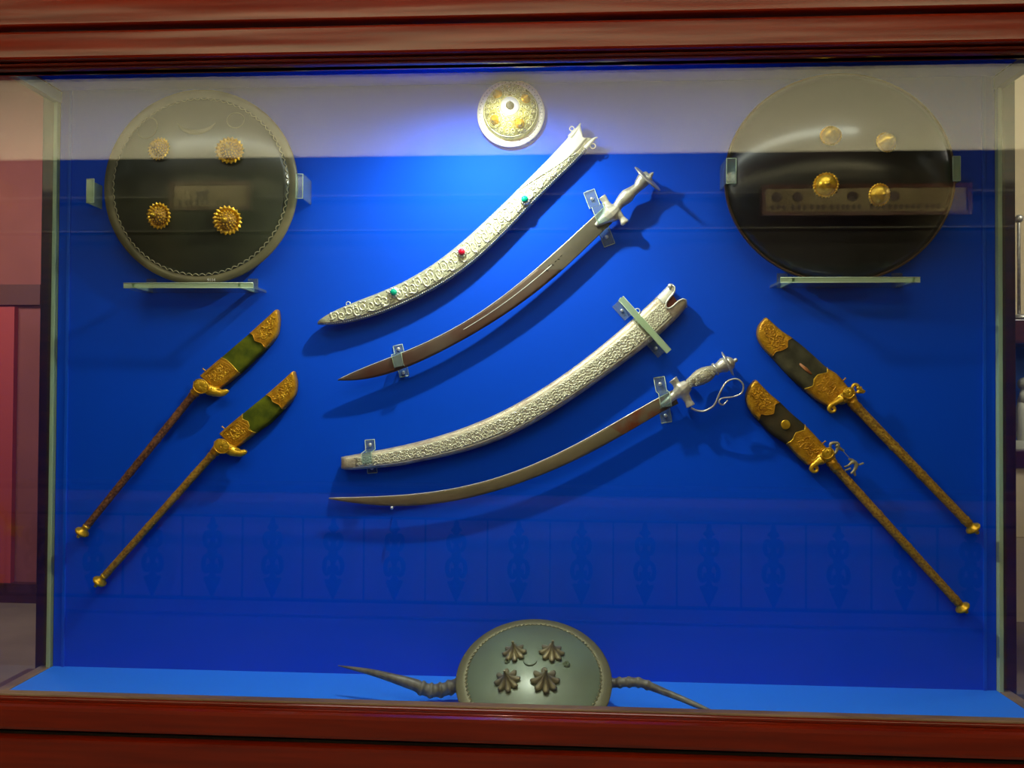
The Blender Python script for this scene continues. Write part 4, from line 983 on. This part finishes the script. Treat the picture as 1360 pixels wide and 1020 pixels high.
fig([([(1121, 620), (1127, 618), (1133, 613), (1137, 617), (1135, 624), (1130, 629)], [1.2, 1.4, 2.6, 2.8, 2.2, 1.4]), ([(1135, 616), (1141, 617), (1147, 615)], [1.8, 1.2, 1.5]),
     ([(1134, 626), (1136, 632)], [2, 1.4]), ([(1127, 610), (1132, 611), (1134, 614)], [1.6, 1.8, 2]), ([(1122, 625), (1130, 622)], [1.2, 1.4])], k4, 'lion_figure', m='bronze')
ch = path([(1119, 598, .03), (1125, 605, .034), (1131, 611, .03)], 24); mb = MB()
for i in range(0, 23, 2): mb.tube([ch[i], ch[i + 1]], .0011, seg=5)
mb.tube(ch, .0006, seg=5); mb.build('chain', 'bronze', k4, origin=k4.location)
# mounting pegs to the panel under each knife
for T_, pts in ((kn1, ((340, 458), (186, 612))), (k2, ((362, 540), (212, 683))), (k3, ((1055, 480), (1210, 616))), (k4, ((1035, 565), (1190, 709)))):
    for px, py in pts:
        a = W(px, py, 0); MB().tube([a, a - Vector((0, .016, 0))], .003).build('mounting_peg', 'screw', T_, origin=T_.location)

# ------------------------------------------------------------------ horned shield lying on the case floor
tilt = math.radians(61); nrm = Vector((-.02, -math.cos(tilt), math.sin(tilt))).normalized()
Yc = 1.545; r = 103.2 * Yc / F; c = P(708.5, 897, Yc)
c.z = Z0 + r * math.cos(tilt) + .004
T = thing('horned_shield', 'grey-green shield with flower bosses and two antelope horns, lying on the case floor', 'shield', c); o = c.copy()
hd = .030; ri = r * .89
MB().lathe(c, nrm, [(-.004, ri * .98)] + [(hd * (1 - (k / 14) ** 2.2), ri * max(k / 14, .001)) for k in range(14, -1, -1)], seg=80).build('dome', 'shield_green', T, origin=o)
MB().lathe(c, nrm, [(-.012, r * .97), (-.008, r * .995), (-.004, r), (-.003, r * .985), (.003, ri * 1.01), (.002, ri * .98)], seg=80).build('rim', 'shield_green_rim', T, origin=o)
ua = Vector((1, 0, 0)); ua = (ua - nrm * ua.dot(nrm)).normalized(); ub = nrm.cross(ua)
if ub.z < 0: ub = -ub
def fs(a, b, out=0.0):
    q = math.hypot(a, b) / ri; return c + ua * a + ub * b + nrm * (hd * max(0, 1 - q ** 2.2) + out)
def fhit(px, py):
    d = (P(px, py, 1.0) - EYE); d = d / d.y; lo_, hi_ = 1.3, 1.74
    for _ in range(30):
        m_ = (lo_ + hi_) / 2; p = EYE + d * m_ - c; a_, b_ = p.dot(ua), p.dot(ub); q = math.hypot(a_, b_) / ri
        if p.dot(nrm) > hd * max(0, 1 - min(q, 1) ** 2.2): lo_ = m_
        else: hi_ = m_
    p = EYE + d * lo_ - c; return p.dot(ua), p.dot(ub)
mb = MB(); K = 90
for i in range(K):
    a0 = 2 * PI * i / K; pts = [fs(math.cos(a0) * ri * .985, math.sin(a0) * ri * .985, .001), fs(math.cos(a0 + PI / K) * ri * .95, math.sin(a0 + PI / K) * ri * .95, .0012), fs(math.cos(a0 + 2 * PI / K) * ri * .985, math.sin(a0 + 2 * PI / K) * ri * .985, .001)]
    mb.tube(pts, .0007, seg=4)
mb.build('zigzag_border', 'bronze', T, origin=o)
for px, py, s in ((683.5, 868, 1.0), (732.5, 868, 1.05), (674, 905, 1.05), (724, 905, 1.15)):
    a_, b_ = fhit(px, py); p = fs(a_, b_); e = .004
    n = (fs(a_ + e, b_) - fs(a_ - e, b_)).cross(fs(a_, b_ + e) - fs(a_, b_ - e)).normalized()
    if n.z < 0: n = -n
    R_ = .0235 * s
    cn = MB(); a = n.orthogonal().normalized(); b = n.cross(a); seg = 64; vs = []; K_ = 12
    for i in range(K_ + 1):
        u = 1 - i / K_
        for j in range(seg):
            an = 2 * PI * j / seg; star = abs(math.cos(4 * an)) ** .8
            q = R_ * (.07 + .22 * u + .36 * u ** 3 + (.42 * u ** 3.5 + .06 * u) * star)
            vs.append(p + n * (.0012 + .030 * s * (1 - u) ** .9 + .003 * u ** 4 * star) + (a * math.cos(an) + b * math.sin(an)) * q)
    base = len(vs)
    for j in range(seg): vs.append(p - n * .001 + (vs[j] - p) * .96)
    fsx = [(i * seg + j, i * seg + (j + 1) % seg, (i + 1) * seg + (j + 1) % seg, (i + 1) * seg + j) for i in range(K_) for j in range(seg)]
    fsx += [(j, base + j, base + (j + 1) % seg, (j + 1) % seg) for j in range(seg)] + [tuple(K_ * seg + j for j in range(seg))]
    cn.add(vs, fsx); cn = cn.build('flower_boss', 'bronze', T, origin=o)
    tip = MB().ball(p + n * .031 * s, .0032, seg=8, rings=6).build('boss_tip', 'bronze', None, origin=p); tip.parent = cn; tip.location = p - o
for px, py, s, kind in ((704, 876.5, .014, 'c'), (673.5, 878.5, .007, 's'), (752.5, 882.5, .0085, 's')):
    a_, b_ = fhit(px, py)
    if kind == 'c':
        pts = [fs(a_ + s * math.cos(PI * (1.08 + .84 * i / 16)), b_ + s * math.sin(PI * (1.08 + .84 * i / 16)), .0006) for i in range(17)]
        MB().tube(pts, [.0006 + .0022 * math.sin(PI * i / 16) for i in range(17)], seg=6).build('crescent_emblem', 'shield_green', T, origin=o)
    else:
        petal_ring(fs(a_, b_), nrm, s * .2, s, 6, .1, .6, .001).build('star_emblem', 'shield_green', T, smooth=False, origin=o)
def horn(pts, ringed, rad0):
    """pts: (px, py, Y, radius px)"""
    n = 120; q = resample([(a[0], a[1]) for a in pts], n); m_ = len(pts); ps, rs = [], []
    for i, a in enumerate(q):
        x = i / (n - 1) * (m_ - 1); k = min(int(x), m_ - 2); u = x - k
        Y = pts[k][2] + (pts[k + 1][2] - pts[k][2]) * u; R_ = pts[k][3] + (pts[k + 1][3] - pts[k][3]) * u
        ps.append(P(a.x, a.y, Y)); t = i / (n - 1)
        bmp = 1 + (.22 * max(0, math.sin(t / ringed * 2 * PI * 6)) ** .6 if t < ringed else 0)
        rs.append(R_ * bmp * Y / F)
    return MB().tube(ps, rs, seg=16)
h1 = horn([(625, 905, 1.60, 9), (604, 911, 1.60, 8.6), (588, 916, 1.595, 8.4), (572, 917, 1.59, 8), (558, 913, 1.59, 7), (548, 908.5, 1.59, 5.4), (500, 894.5, 1.60, 4.2), (470, 888, 1.61, 2.6), (449, 884, 1.62, .5)], .42, 8).build('horn', 'horn', T, origin=o)
h2 = horn([(795, 906, 1.60, 6.5), (815, 907, 1.59, 6), (832, 906, 1.58, 6), (848, 906.5, 1.57, 5.4), (860, 910, 1.56, 4.6), (885, 920, 1.54, 4), (910, 930, 1.52, 3.6), (940, 943, 1.50, 2.4), (965, 952, 1.49, .6)], .42, 6).build('horn', 'horn', T, origin=o)
mb = MB(); mb.tube([P(700, 905, 1.60), P(625, 905, 1.60)], .012); mb.tube([P(700, 905, 1.60), P(795, 906, 1.60)], .010)
mb.build('grip_bar', 'horn', T, origin=o)
